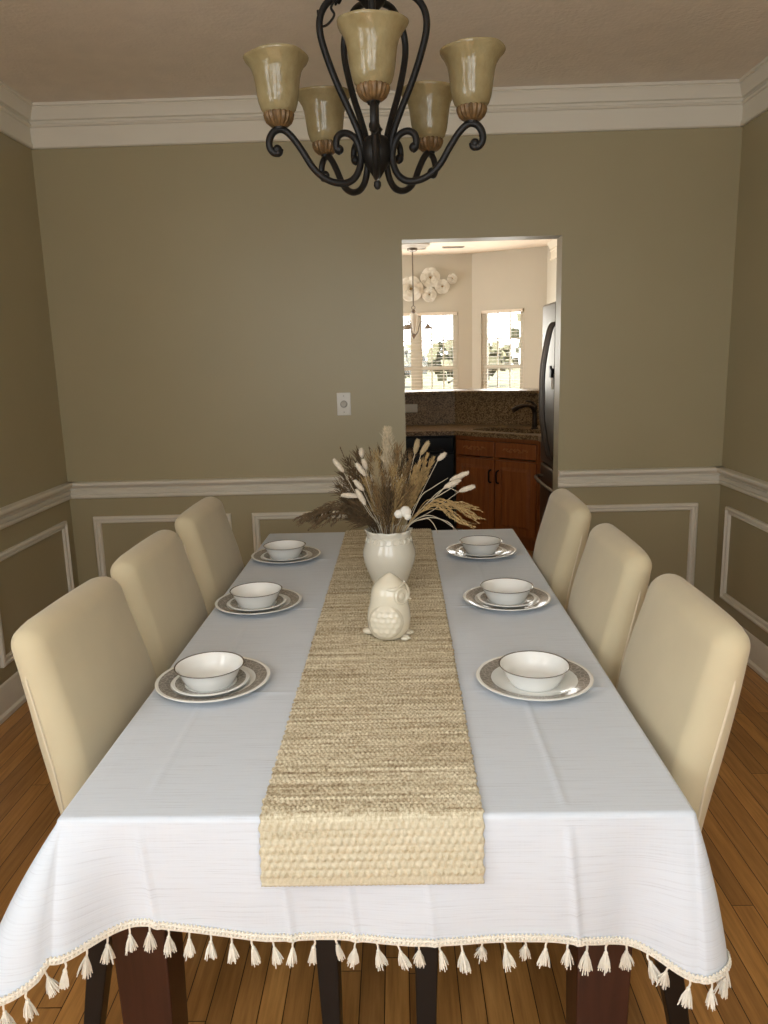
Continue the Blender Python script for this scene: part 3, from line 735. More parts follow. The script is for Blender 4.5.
# ------------------------------------------------------------------ dining table
TROT = -0.0082; HW, HL = 0.53, 1.064
TCX, TCY = -0.0460, 2.2327
tb = thing('dining_table', 'dark mahogany dining table under the white tablecloth', 'table', (TCX, TCY, 0), TROT)
MB().rbox((0, 0, 0.743), (HW, HL, 0.0175), 0.006, k=2).obj('tabletop', M['table_wood'], tb)
ap = MB()
for s in (-1, 1): ap.b2((s*0.44-0.012, -0.93, 0.64), (s*0.44+0.012, 0.93, 0.725)); ap.b2((-0.4, s*0.965-0.012, 0.64), (0.4, s*0.965+0.012, 0.725))
ap.obj('apron', M['table_wood'], tb, smooth=False)
for sx in (-1, 1):
    for sy in (-1, 1):
        m = MB(); vs = []
        for z, w in ((0.725, 0.052), (0.55, 0.052), (0.0, 0.044)):
            vs += [(-w, -w, z), (w, -w, z), (w, w, z), (-w, w, z)]
        fs = [(3, 2, 1, 0), (8, 9, 10, 11)]+[(k*4+i, k*4+(i+1) % 4, (k+1)*4+(i+1) % 4, (k+1)*4+i) for k in range(2) for i in range(4)]
        m.add(vs, fs, Matrix.Translation((sx*0.43-0.016, sy*0.955, 0))); m.obj('leg', M['table_wood'], tb, smooth=False, bevel=0.004)

# ------------------------------------------------------------------ tablecloth
CZ = 0.7655
NX, NY = 212, 426
tc = thing('tablecloth', 'white linen tablecloth with an ivory tassel hem draped over the dining table', 'tablecloth', (TCX, TCY, 0), TROT)
def nz(x, y, s, k=0): return mnoise.noise(Vector((x*s, y*s, k*7.7)))
RID_X = [(0.325, -1.07, -0.35, 1.0), (-0.165, -1.07, -0.75, 0.7), (-0.055, -1.07, -0.75, 0.7), (0.08, -1.07, -0.75, 0.5), (-0.40, -1.0, -0.1, 0.8), (0.325, 0.0, 0.6, 0.5)]
RID_Y = [-0.585, 0.02, 0.60]
def top_z(x, y):
    e = min(HW-abs(x), HL-abs(y)); k = smoothstep(0.0, 0.03, e)
    z = 0.0
    for rx, y0, y1, a in RID_X:
        if abs(rx) < 0.2: continue
        xx = rx+0.006*nz(0, y, 4, 3)
        z += a*0.0030*math.exp(-((x-xx)/0.006)**2)*smoothstep(y0-0.02, y0+0.05, y)*(1-smoothstep(y1-0.12, y1, y))
    for ry in RID_Y:
        yy = ry+0.006*nz(x, 0, 4, 5)
        z += 0.0026*math.exp(-((y-yy)/0.006)**2)*(0.2+0.8*smoothstep(0.19, 0.27, abs(x)))
    w = max(0, nz(x*0.8, y*3.5, 2.2, 1))*0.0022*smoothstep(0.2, 0.5, abs(x))
    return z*k + w*k
us = np.linspace(-HW, HW, NX+1); vsn = np.linspace(-HL, HL, NY+1)
cm = MB(); cuv = []
for j in range(NY+1):
    for i in range(NX+1):
        x, y = float(us[i]), float(vsn[j]); cm.v.append((x, y, CZ+top_z(x, y))); cuv.append((x, y))
for j in range(NY):
    for i in range(NX):
        a = j*(NX+1)+i; cm.f.append((a, a+1, a+NX+2, a+NX+1))
# perimeter, counter-clockwise from the near-left corner: (x, y, nx, ny, index of the top vertex, running length)
per = []
def corner(x, y, a0, idx):
    for k in range(1, 18): a = a0+PI/2*k/18; per.append((x, y, math.cos(a), math.sin(a), idx))
for i in range(NX+1): per.append((float(us[i]), -HL, 0, -1, i))
corner(HW, -HL, -PI/2, NX)
for j in range(NY+1): per.append((HW, float(vsn[j]), 1, 0, j*(NX+1)+NX))
corner(HW, HL, 0, NY*(NX+1)+NX)
for i in range(NX, -1, -1): per.append((float(us[i]), HL, 0, 1, NY*(NX+1)+i))
corner(-HW, HL, PI/2, NY*(NX+1))
for j in range(NY, -1, -1): per.append((-HW, float(vsn[j]), -1, 0, j*(NX+1)))
corner(-HW, -HL, PI, 0)
CORN = [(-HW, -HL, 0.155, 0.250), (HW, -HL, 0.064, 0.262), (HW, HL, 0.06, 0.29), (-HW, HL, 0.06, 0.29)]
def drape(x, y, nx, ny):
    """hem drop and outward flare of the cloth at a point of the table edge"""
    d = 0.208; fl = 0.006
    if ny < -0.99:
        d = interp(x, [-0.53, -0.505, -0.46, -0.39, -0.29, -0.19, 0.05, 0.30, 0.40, 0.455, 0.50, 0.53], [0.208, 0.207, 0.203, 0.196, 0.212, 0.222, 0.224, 0.224, 0.238, 0.251, 0.264, 0.270])
        fl = 0.014+0.006*math.sin(x*9+0.5)+0.004*math.sin(x*23)
        fl += 0.056*math.exp(-((x+0.53)/0.050)**2)+0.045*math.exp(-((x-0.53)/0.05)**2)
        fl -= 0.016*math.exp(-((x+0.425)/0.045)**2)+0.008*math.exp(-((x-0.43)/0.04)**2)
    elif ny > 0.99:
        dd_ = min(abs(x+HW), abs(x-HW)); d = 0.21+0.08*math.exp(-(dd_/0.06)**2); fl = 0.015+0.04*math.exp(-(dd_/0.05)**2)
    elif abs(nx) > 0.99:
        q = y+HL; left = nx < 0
        d = 0.208+(0.002 if left else 0.062)*math.exp(-(q/0.075)**2)+0.08*math.exp(-((HL-y)/0.06)**2)
        fl = 0.004+(0.066 if left else 0.055)*math.exp(-(q/0.055)**2)+0.03*math.exp(-((HL-y)/0.05)**2)
    else:
        ci = min(range(4), key=lambda k: (CORN[k][0]-x)**2+(CORN[k][1]-y)**2); cx_, cy_, cf, cdp = CORN[ci]
        t = abs(nx)*abs(ny)*2
        base_f = 0.070 if ci == 0 else (0.059 if ci == 1 else 0.05); de = 0.209 if ci == 0 else 0.270
        fl = base_f+(cf-base_f)*t; d = de+(cdp-de)*t
    return d, fl
def skirt_pt(P, u):
    x, y, nx, ny, _ = P; d, fl = drape(x, y, nx, ny); rr = 0.010
    if u < 0.12:
        a = u/0.12*PI/2; o, z = rr*math.sin(a), -rr*(1-math.cos(a))
    else:
        t = (u-0.12)/0.88
        o = rr+fl*(1.35*t-0.35*t*t); z = -rr-(d-rr)*t
        if ny < -0.9: 
            o += 0.004*t*nz(x, t*0.4, 7, 2)
            for rx, y0, y1, a_ in RID_X:
                if y0 < -0.9: o += a_*0.006*math.exp(-((x-rx-0.02*t)/0.006)**2)*smoothstep(0, 0.2, t)
    return Vector((x+nx*o, y+ny*o, CZ+z))
NR = 26
rows = []
for k in range(NR+1):
    u = (k/6*0.12) if k <= 6 else 0.12+0.88*(k-6)/(NR-6)
    row = []
    for P in per:
        if k == 0: row.append(P[4]); continue
        p = skirt_pt(P, u); row.append(len(cm.v)); cm.v.append(tuple(p))
        cuv.append((p.x, p.y+0 if abs(P[3]) < 0.5 else (P[1]+math.copysign(1, P[3])*(CZ-p.z))))
    rows.append(row)
npn = len(per)
for k in range(NR):
    for i in range(npn):
        j = (i+1) % npn; f = (rows[k][i], rows[k+1][i], rows[k+1][j], rows[k][j]); f = tuple(dict.fromkeys(f))
        if len(f) >= 3: cm.f.append(f)
def cloth_obj():
    me = bpy.data.meshes.new('cloth'); me.from_pydata(cm.v, [], cm.f)
    uvl = me.uv_layers.new(name='UVMap')
    li = np.empty(len(me.loops), dtype=np.int32); me.loops.foreach_get('vertex_index', li)
    uvl.data.foreach_set('uv', np.array(cuv, dtype=np.float32)[li].ravel())
    bm = bmesh.new(); bm.from_mesh(me); bmesh.ops.recalc_face_normals(bm, faces=bm.faces); bm.to_mesh(me); bm.free()
    me.materials.append(M['cloth']); me.shade_smooth()
    o = bpy.data.objects.new('cloth', me); COL.objects.link(o); o.parent = tc
    s = o.modifiers.new('thick', 'SOLIDIFY'); s.thickness = 0.0012; s.offset = -1
    return o
cloth_obj()
hem = [skirt_pt(P, 1.0) for P in per]
hn = [Vector((P[2], P[3], 0)) for P in per]
# hem trim: a flat braided band edged with tiny loops
tr = MB(); pts = []
L = 0; cum = [0]
for i in range(1, npn): L += (hem[i]-hem[i-1]).length; cum.append(L)
Ltot = L+(hem[0]-hem[-1]).length
def hem_at(s):
    s = s % Ltot; i = int(np.searchsorted(cum, s, 'right'))-1; j = (i+1) % npn
    seg = (cum[j] if j else Ltot)-cum[i]; t = 0 if seg <= 1e-9 else (s-cum[i])/seg
    return hem[i].lerp(hem[j], t), hn[i].lerp(hn[j], t).normalized()
N = int(Ltot/0.007)
b1 = []; b2 = []
for k in range(N):
    p, nn = hem_at(k*Ltot/N); b1.append(p+nn*0.0012+Vector((0, 0, 0.0035))); b2.append(p+nn*0.0012+Vector((0, 0, -0.0035)))
tr.tube(b1, 0.0029, 6, closed=True); tr.tube(b2, 0.0029, 6, closed=True)
for k in range(N):
    p, nn = hem_at((k+0.5)*Ltot/N)
    tr.sphere(p+nn*0.003, 0.0030, 6, 4); tr.sphere(p+nn*0.0015+Vector((0, 0, 0.0072)), 0.0025, 6, 4)
tr.obj('hem_trim', M['fringe'], tc)
def tassel_mesh(seed):
    rr = random.Random(seed); m = MB(); lean = rr.uniform(-0.005, 0.005)
    m.tube(catmull([(0, 0, 0), (0.001, 0.001, -0.007), (lean*0.6, 0, -0.014)], 3), 0.0019, 6)
    m.sphere((lean*0.6, 0, -0.016), 0.0038, 8, 6, (1, 1, 1.2))
    m.tube([(lean*0.6+0.0036*math.cos(a), 0.0036*math.sin(a), -0.0195) for a in [2*PI*k/10 for k in range(10)]], 0.0010, 5, closed=True)
    sp = rr.uniform(0.6, 1.25)
    for k in range(34):
        a = rr.random()*2*PI; q = math.sqrt(rr.random()); r0 = 0.0034*q; r1 = 0.0112*q*sp; ln = 0.026*rr.uniform(0.85, 1.12)
        x0 = lean*0.6; x1 = lean*1.6
        m.tube([(x0+r0*math.cos(a), r0*math.sin(a), -0.018), (x0+(x1-x0)*0.5+(r0*0.3+r1*0.62)*math.cos(a), (r0*0.3+r1*0.62)*math.sin(a), -0.018-ln*0.5),
                (x1+r1*math.cos(a)+rr.uniform(-.001, .001), r1*math.sin(a), -0.018-ln)], [0.0011, 0.0013, 0.0009], 4)
    return m
tproto = [tassel_mesh(s).obj('tassel', M['fringe'], tc) for s in range(6)]
used = 0; sl = 0.012; SP = 0.0365; s_front = cum[NX]
start = -0.42; poss = []
s = start
while s < s_front+0.45: poss.append(s); s += SP
for i, s in enumerate(poss):
    p, nn = hem_at(s)
    o = tproto[i] if i < 6 else tproto[rnd.randrange(6)].copy()
    if i >= 6: COL.objects.link(o); o.parent = tc
    o.location = p+nn*0.001+Vector((0, 0, -0.006)); o.rotation_euler = (rnd.uniform(-.2, .2), rnd.uniform(-.22, .22), rnd.uniform(0, 6.28))
    k = rnd.uniform(0.90, 1.08); o.scale = (k, k, k)

# ------------------------------------------------------------------ table runner
def runner():
    W0 = 0.374; xc = 0.0005
    # path (y, z, normal) from the near hem up and over, in table space
    path = []
    zb = 0.653
    prof = lambda x, u: skirt_pt((x, -HL, 0, -1, 0), u)
    d0, f0 = drape(0, -HL, 0, -1)
    step = 0.0024
    zz = zb
    hang = []
    while zz < CZ-0.012:
        t = (CZ-0.010-zz)/(d0-0.010); o = 0.010+0.028*(1.35*t-0.35*t*t)+0.006; hang.append((-HL-o, zz, (-1, 0))); zz += step
    path += hang
    for k in range(1, 8):
        a = PI/2*k/8; r = 0.0158; path.append((-HL-r*math.cos(a), CZ-0.0105+r*math.sin(a), (-math.cos(a), math.sin(a))))
    y = -HL+0.002
    while y < HL: path.append((y, CZ+0.0052, (0, 1))); y += step
    for k in range(1, 8):
        a = PI/2*k/8; r = 0.0158; path.append((HL+r*math.sin(a), CZ-0.0105+r*math.cos(a), (math.sin(a), math.cos(a))))
    z = CZ-0.013
    while z > 0.66: path.append((HL+0.036, z, (1, 0))) if False else path.append((HL+0.018+(CZ-z)*0.25, z, (1, 0))); z -= 0.006
    s = 0; S = [0]
    for i in range(1, len(path)): s += math.hypot(path[i][0]-path[i-1][0], path[i][1]-path[i-1][1]); S.append(s)
    nx = 140; vs = []; uv = []
    rr = np.random.RandomState(3); P1 = 0.0085
    ph = rr.rand(2000)*6.28; amp = 0.5+rr.rand(2000)*0.8; shift = rr.randn(2000)*0.0009
    for i, (y, z, nrm) in enumerate(path):
        si = S[i]; pp = 0.0135 if si < 0.112 else P1; row = int(si/pp); fr_ = si/pp-row
        wob = shift[row]
        wl = -W0/2+wob+0.0012*math.sin(si*300); wr = W0/2+shift[row+7]+0.0012*math.sin(si*270+1)
        for j in range(nx+1):
            q = j/nx; x = wl+(wr-wl)*q
            cream = si < 0.112
            prd = 0.013 if cream else 0.009
            tw = math.sin(2*PI*x/prd+(row % 2)*PI+ph[row]*0.25)
            b = math.sin(PI*fr_)**0.6
            h = b*(0.0021+0.0021*tw)*amp[row] + 0.0010*nz(x, si, 90, 1)
            if cream: tw = math.sin(2*PI*x/prd+(row % 2)*PI+1.6*nz(x, si, 22, 6)); h = b*(0.0026+0.0019*tw)*(0.7+0.5*amp[row])+0.0008*nz(x, si, 120, 2)
            if si < 0.016: h = 0.0010+0.0010*math.sin(2*PI*x/0.004+si*900)
            edge = min(1, min(j, nx-j)/3); h *= 0.35+0.65*edge
            vs.append((xc+x-0.0125+0.0115*min(1, max(0, (si-0.1)/2.1))+0.0008*nz(x, si, 60, 4), y+nrm[0]*h, z+nrm[1]*h)); uv.append((x, si))
    fs = [(i*(nx+1)+j, i*(nx+1)+j+1, (i+1)*(nx+1)+j+1, (i+1)*(nx+1)+j) for i in range(len(path)-1) for j in range(nx)]
    me = bpy.data.meshes.new('table_runner'); me.from_pydata(vs, [], fs)
    uvl = me.uv_layers.new(name='UVMap'); li = np.empty(len(me.loops), dtype=np.int32); me.loops.foreach_get('vertex_index', li)
    uvl.data.foreach_set('uv', np.array(uv, dtype=np.float32)[li].ravel())
    me.materials.append(M['runner']); me.shade_smooth()
    o = bpy.data.objects.new('table_runner', me); COL.objects.link(o); o.location = (TCX, TCY, 0); o.rotation_euler = (0, 0, 0.0)
    sd = o.modifiers.new('thick', 'SOLIDIFY'); sd.thickness = 0.0028; sd.offset = 1 if False else -1
    tag(o, 'woven seagrass runner laid along the tablecloth, cream at the hanging end', 'table runner')
runner()

# ------------------------------------------------------------------ place settings
RUN_Z = CZ+0.0088
def plate_prof(R, flat, h):
    return [(0, 0.0022), (flat*0.6, 0.0020), (flat*0.66, 0.0), (flat*0.74, 0.0), (flat*0.76, 0.0022), (flat, 0.0030), (flat+0.008, 0.0065), (R*0.9, h*0.8), (R, h-0.001), (R+0.0004, h), (R-0.001, h+0.0014),
            (R-0.003, h+0.0012), (R*0.9, h*0.8+0.0026), (flat+0.008, 0.0095), (flat, 0.0062), (flat*0.8, 0.0050), (0, 0.0046)]
def mk_dinner(): return MB().lathe(plate_prof(0.1335, 0.086, 0.0165), 72).obj('dinner_plate', M['dinner'], sharp=60)
def mk_salad(): return MB().lathe(plate_prof(0.0895, 0.056, 0.0135), 64).obj('salad_plate', M['salad'], sharp=60)
def mk_bowl():
    pr = [(0, 0.003), (0.046, 0.003), (0.047, 0.0), (0.052, 0.0), (0.0545, 0.003), (0.060, 0.010), (0.067, 0.024), (0.0735, 0.0385), (0.0785, 0.0440), (0.0805, 0.0455), (0.0808, 0.0466), (0.0796, 0.0470),
          (0.0765, 0.0445), (0.0710, 0.0385), (0.0645, 0.024), (0.0575, 0.0115), (0.048, 0.0066), (0.02, 0.0056), (0, 0.0055)]
    return MB().lathe(pr, 72).obj('cereal_bowl', M['bowl'], sharp=60)
SET = [(-0.4475, 1.712, 'in the left setting nearest the hanging cloth edge', True, 0), (-0.4425, 2.300, 'in the middle setting of the left side', True, 1), (-0.435, 2.872, 'in the left setting nearest the back wall', True, 2),
       (0.306, 1.690, 'in the right setting nearest the hanging cloth edge', False, 3), (0.328, 2.286, 'in the middle setting of the right side', True, 4), (0.313, 2.874, 'in the right setting nearest the kitchen doorway', True, 5)]
pd = ps = pb = None
PZ = CZ+0.0030
for (x, y, where, salad, i) in SET:
    if pd is None: d = pd = mk_dinner()
    else: d = pd.copy(); COL.objects.link(d)
    y -= 0.012; d.location = (x, y, PZ); d.rotation_euler.z = i*0.7
    tag(d, 'dinner plate with grey patterned rim '+where, 'plate', 'dinner plates')
    z = PZ+0.0052; bx = -0.002
    if salad:
        if ps is None: s_ = ps = mk_salad()
        else: s_ = ps.copy(); COL.objects.link(s_)
        s_.location = (x-0.002, y-0.016, z); s_.rotation_euler.z = i*1.1
        tag(s_, 'small salad plate under the bowl '+where, 'plate', 'salad plates'); z += 0.0052
    if pb is None: b_ = pb = mk_bowl()
    else: b_ = pb.copy(); COL.objects.link(b_)
    b_.location = (x-0.003, y-0.015, z)
    tag(b_, 'white bowl '+where, 'bowl', 'cereal bowls')

# ------------------------------------------------------------------ vase
VX, VY = -0.033, 2.40; VZ = RUN_Z+0.0004
vs_ = thing('ceramic_vase', 'ivory ceramic vase with a ring relief neck holding dried stems', 'vase', (VX, VY, VZ))
def vr(r, z, a):
    if z > 0.188: return r+(z-0.188)*0.22*math.cos(a*10), z+0.0016*math.cos(a*10)*(z-0.188)/0.014
    return r, z
VP = [(0, 0), (0.043, 0), (0.046, 0.004), (0.052, 0.02), (0.063, 0.046), (0.074, 0.076), (0.082, 0.104), (0.0845, 0.122), (0.083, 0.138), (0.078, 0.155), (0.072, 0.170), (0.069, 0.182), (0.0705, 0.192), (0.075, 0.202), (0.0735, 0.204),
      (0.068, 0.194), (0.0665, 0.182), (0.069, 0.170), (0.075, 0.155), (0.080, 0.138), (0.081, 0.122), (0.078, 0.104), (0.070, 0.076), (0.06, 0.046), (0.048, 0.02), (0.03, 0.008), (0, 0.008)]
MB().lathe(VP, 80, rfn=vr).obj('vase_body', M['vase'], vs_, sharp=70)
rb = MB()
for k in range(20):
    a = 2*PI*k/20; c_ = Vector((math.cos(a), math.sin(a), 0)); tgt = Vector((-math.sin(a), math.cos(a), 0))
    pts = []
    for q in range(14):
        b = 2*PI*q/14; zz = 0.173+0.0085*math.sin(b); rr_ = interp(zz, [0.155, 0.170, 0.182, 0.192], [0.078, 0.072, 0.069, 0.0705])
        pts.append(c_*(rr_+0.0002)+tgt*0.0145*math.cos(b)+Vector((0, 0, zz)))
    rb.tube(pts, 0.0019, 6, closed=True)
rb.obj('relief_rings', M['vase'], vs_)

# ------------------------------------------------------------------ dried arrangement (each stem is its own thing)
VTOP = VZ+0.2
def stem_path(tip, bend=0.0, k=10, root=None, mid=None):
    """from inside the vase to the tip; returns points"""
    tip = Vector(tip); base = Vector(root) if root else Vector((VX+rnd.uniform(-.02, .02), VY+rnd.uniform(-.02, .02), VZ+0.05))
    d = tip-Vector((VX, VY, VTOP)); mouth = Vector((VX+max(-.055, min(.055, d.x*0.30)), VY+max(-.05, min(.05, d.y*0.3)), VTOP+0.004))
    pts = [base, mouth]+([Vector(m) for m in mid] if mid else [mouth.lerp(tip, 0.55)+Vector((0, 0, bend))])+[tip]
    return catmull(pts, k)
def at(u, v, y):
    """point at depth y along the sight line of a photo pixel"""
    c = Vector(((u-384)/FPX, (512-v)/FPX, 1.0)); d = _r*c.x+_u*c.y+_f*c.z
    t = y/d.y; return Vector((d.x*t, y, CAM_H+d.z*t))
def fluff(m, p0, p1, r, n, seed, ln=0.35, rad=0.0006):
    rr = random.Random(seed); ax = (p1-p0); L_ = ax.length; ax.normalize(); o1 = ax.orthogonal().normalized(); o2 = ax.cross(o1)
    R = Matrix((o1, o2, ax)).transposed().to_4x4(); R.translation = (p0+p1)/2
    m.sphere((0, 0, 0), 1, 12, 10, (r, r, L_/2), R, fn=lambda d: 1+0.10*mnoise.noise(d*4+Vector((seed, 0, 0))))
    for k in range(n):
        t = rr.uniform(-0.95, 0.95); a = rr.random()*2*PI; w = r*math.sqrt(max(0, 1-t*t))
        c = (p0+p1)/2+ax*(t*L_/2); dirn = (o1*math.cos(a)+o2*math.sin(a)); q = c+dirn*w*0.9
        m.tube([q, q+(dirn*0.6+ax*0.9)*r*ln*rr.uniform(0.6, 1.3)], [rad, rad*0.3], 3, caps=False)
def bunny(tip_uv, base_uv, y, mat, label, size=0.0079, stem_mat='stem_pale', group='bunny tail stems'):
    a = at(*base_uv, y); b = at(*tip_uv, y)
    root = thing('bunny_tail_stem', label, 'dried flower', (VX, VY, VZ), 0, group); off = Vector((VX, VY, VZ))
    sp = stem_path(a, 0.0); MB().tube([p-off for p in sp], 0.0011, 5).obj('stem', M[stem_mat], root)
    m = MB(); fluff(m, a-off-(b-a)*0.08, b-off, size, 130, int(tip_uv[0]*7+tip_uv[1]), 0.5); m.obj('seed_head', M[mat], root)
BT = [((333, 459), (343, 471), 2.36, 'white bunny tail leaning out highest on the left of the bouquet'),
      ((356, 463), (365, 475), 2.34, 'white bunny tail leaning left just under the dark twigs'),
      ((361, 448), (362, 457), 2.42, 'small pale bunny tail standing upright on the left of the bouquet'),
      ((363, 459), (366, 469), 2.40, 'pale bunny tail close behind the leaning left one'),
      ((354, 480), (363, 490), 2.32, 'white bunny tail above the horizontal one'),
      ((341, 495), (358, 496), 2.32, 'white bunny tail pointing straight out sideways to the left'),
      ((356, 489), (365, 504), 2.30, 'white bunny tail hanging lowest on the left of the bouquet'),
      ((469, 472), (451, 480), 2.36, 'white bunny tail, upper of the close pair reaching right'),
      ((461, 480), (445, 487), 2.34, 'white bunny tail, lower of the close pair reaching right'),
      ((475, 486), (460, 491), 2.34, 'white bunny tail reaching farthest right toward the cabinet'),
      ((446, 453), (438, 460), 2.40, 'white bunny tail in front of the black dishwasher')]
for t_, b_, y, lb in BT: bunny(t_, b_, y, 'bunny', lb)
bunny((418, 439), (415, 453), 2.42, 'bunny_tan', 'tan bunny tail standing upright in front of the dishwasher', 0.0085)
bunny((429, 441), (421, 454), 2.40, 'bunny_tan', 'tan bunny tail tilted beside the upright tan one', 0.0085)


OFF = Vector((VX, VY, VZ))
def strands(m, P, f0, n, ln, fan, droop, rad, rr, tipk=0.45, curl=0.5):
    """fine strands leaving the stem P (points) from fraction f0 upward, longest low down, closing to a point at the tip"""
    i0 = (len(P)-1)*f0
    for k in range(n):
        f = rr.random()**0.9; fi = i0+f*(len(P)-1-i0); i = min(int(fi), len(P)-2); p = P[i].lerp(P[i+1], fi-i); ax = (P[i+1]-P[i]).normalized()
        o1 = ax.orthogonal().normalized(); o2 = ax.cross(o1); a = rr.random()*2*PI; o = o1*math.cos(a)+o2*math.sin(a)
        env = min(1.0, 0.35+f*3.2)*(1-(1-tipk)*f)*(1-0.55*max(0, f-0.85)/0.15)
        l = ln*rr.uniform(0.45, 1.15)*env; fn = fan*rr.uniform(0.5, 1.5)
        c = p+(ax*0.9+o*fn).normalized()*l*0.55
        e = c+(ax*(0.9-curl*rr.random()*0.6)+o*fn*(0.3+curl*rr.random())+Vector((rr.gauss(0, .12), rr.gauss(0, .12), -droop))).normalized()*l*0.5
        r_ = rad*rr.uniform(0.7, 1.3)
        m.tube([p, c, e], [r_*0.8, r_, r_*0.35], 3, caps=False)
def plume(name, path, start, mat, label, group, n, ln, fan=0.5, droop=0.0, rad=0.0009, seed=0, stem_r=0.0014, cat='dried grass', tipk=0.45):
    rr = random.Random(seed); root = thing(name, label, cat, tuple(OFF), 0, group)
    P = [p-OFF for p in path]; MB().tube(P, [stem_r*(1-0.6*i/len(P)) for i in range(len(P))], 5).obj('stem', M[mat], root)
    m = MB(); strands(m, P, start, n, ln, fan, droop, rad, rr, tipk); m.obj('seed_head', M[mat], root)
    return root
def sp(uv, y, bend=0.0, mid=None): return stem_path(at(*uv, y), bend, 10, mid=mid)
plume('pampas_plume', sp((387, 430), 2.42), 0.62, 'pampas', 'tallest cream pampas plume standing at the centre of the bouquet', 'pampas plumes', 620, 0.060, 0.46, 0, 0.0011, 1, tipk=0.4)
plume('pampas_plume', sp((375, 464), 2.33), 0.64, 'pampas_tan', 'short tan pampas plume in front of the tallest one', 'pampas plumes', 300, 0.044, 0.46, 0, 0.0010, 2)
BR = [((397, 448), 2.42, 'brown_grass', 10), ((404, 457), 2.45, 'dark_grass', 11), ((380, 452), 2.46, 'dark_grass', 12), ((370, 460), 2.44, 'brown_grass', 13), ((394, 470), 2.36, 'straw', 14), ((384, 476), 2.34, 'brown_grass', 15),
      ((406, 470), 2.37, 'brown_grass', 16), ((367, 482), 2.36, 'straw', 17), ((399, 484), 2.33, 'straw', 18), ((376, 490), 2.32, 'brown_grass', 19), ((411, 460), 2.44, 'brown_grass', 20), ((390, 458), 2.47, 'brown_grass', 21), ((376, 456), 2.43, 'straw', 22),
      ((408, 490), 2.34, 'brown_grass', 23), ((388, 492), 2.31, 'dark_grass', 24)]
for uv, y, mt, sd in BR:
    plume('grass_plume', sp(uv, y, rnd.uniform(-.012, .012)), 0.34, mt, 'brown feathery grass plume packed in the middle of the bouquet', 'feathery grass plumes', 95, 0.075, 0.42, 0.05, 0.0010, sd, tipk=0.7)
DK = [((349, 462), 2.46, 30), ((342, 474), 2.44, 31), ((338, 487), 2.42, 32), ((357, 454), 2.48, 33), ((364, 468), 2.47, 34), ((350, 482), 2.40, 35), ((345, 500), 2.40, 36), ((342, 508), 2.44, 37), ((360, 492), 2.40, 38), ((354, 472), 2.43, 39), ((350, 512), 2.36, 43), ((357, 504), 2.34, 44)]
for uv, y, sd in DK:
    plume('dark_grass_spray', sp(uv, y, rnd.uniform(-.012, .012)), 0.30, 'dark_grass', 'dark brown grass spray massed on the left of the bouquet', 'dark grass sprays', 130, 0.062, 0.62, 0.05, 0.0013, sd, tipk=0.7)
for uv, sd, lb in (((340, 447), 40, 'bare dark twig leaning farthest left over the bouquet'), ((356, 445), 41, 'bare dark twig standing left of the small upright bunny tail'), ((369, 447), 42, 'bare dark twig standing beside the tallest plume')):
    plume('dark_twig', sp(uv, 2.45), 0.7, 'dark_grass', lb, 'bare dark twigs', 22, 0.016, 0.35, 0, 0.0010, sd, 0.0020)
TN2 = [((427, 456), 2.38, 50), ((420, 462), 2.36, 51), ((433, 459), 2.40, 52), ((415, 468), 2.36, 53), ((425, 470), 2.38, 54), ((418, 482), 2.35, 55)]
for uv, y, sd in TN2:
    plume('straw_plume', sp(uv, y), 0.42, 'straw', 'golden straw plume on the right of the bouquet in front of the dishwasher', 'straw plumes', 150, 0.048, 0.24, 0, 0.0015, sd, tipk=0.5)
def frond(label, spine, tips, mat, seed, hair=26, hl=0.016):
    """a drooping panicle: one stem that parts into many thin hanging branchlets, each set with short hairs"""
    rr = random.Random(seed); root = thing('drooping_frond', label, 'dried grass', tuple(OFF), 0, 'drooping fronds')
    S = stem_path(at(*spine[-1]), 0, 10, mid=[at(*q) for q in spine[:-1]]); S = [p-OFF for p in S]
    MB().tube(S, [0.0019*(1-0.5*i/len(S)) for i in range(len(S))], 6).obj('stem', M[mat], root)
    for k, (u, v, y) in enumerate(tips):
        e = at(u, v, y)-OFF; i = int(len(S)*rr.uniform(0.45, 0.9)); st = S[i]; dr = (S[min(i+2, len(S)-1)]-S[i-2]).normalized(); L_ = (e-st).length
        P = catmull([st, st+dr*L_*0.35+Vector((0, 0, 0.004)), st.lerp(e, 0.68)+Vector((0, 0, 0.010)), e], 6)
        m = MB(); m.tube(P, [0.0010]*(len(P)-6)+[0.0009, 0.0008, 0.0007, 0.0006, 0.0005, 0.0004], 4)
        strands(m, P, 0.25, hair, hl, 0.34, 0.2, 0.0010, rr, tipk=0.6); m.obj('branchlet', M[mat], root)
rf = random.Random(77)
def fan(u0, v0, u1, v1, n, y, ju=5, jv=4): return [(u0+(u1-u0)*k/(n-1)+rf.uniform(-ju, ju), v0+(v1-v0)*k/(n-1)+rf.uniform(-jv, jv), y+rf.uniform(-.05, .05)) for k in range(n)]
frond('dark feathery frond arching low to the far left over the tablecloth', [(352, 511, 2.38), (335, 510, 2.37), (318, 513, 2.36)], fan(291, 521, 318, 522, 11, 2.35)+fan(302, 516, 325, 514, 5, 2.38), 'dark_grass', 60, 60, 0.026)
frond('shorter dark frond lying under the long left one', [(356, 513, 2.36), (343, 513, 2.35), (330, 516, 2.33)], fan(305, 526, 335, 523, 9, 2.32), 'dark_grass', 61, 50, 0.022)
frond('straw frond arching to the right, uppermost of three', [(420, 510, 2.36), (438, 505, 2.35), (452, 506, 2.34)], fan(480, 510, 470, 507, 6, 2.34, 3, 2), 'straw', 62, 30, 0.015)
frond('straw frond arching to the right, middle of three', [(420, 512, 2.34), (436, 506, 2.33), (452, 509, 2.32)], fan(484, 522, 472, 514, 8, 2.31, 3, 3), 'straw', 63, 30, 0.015)
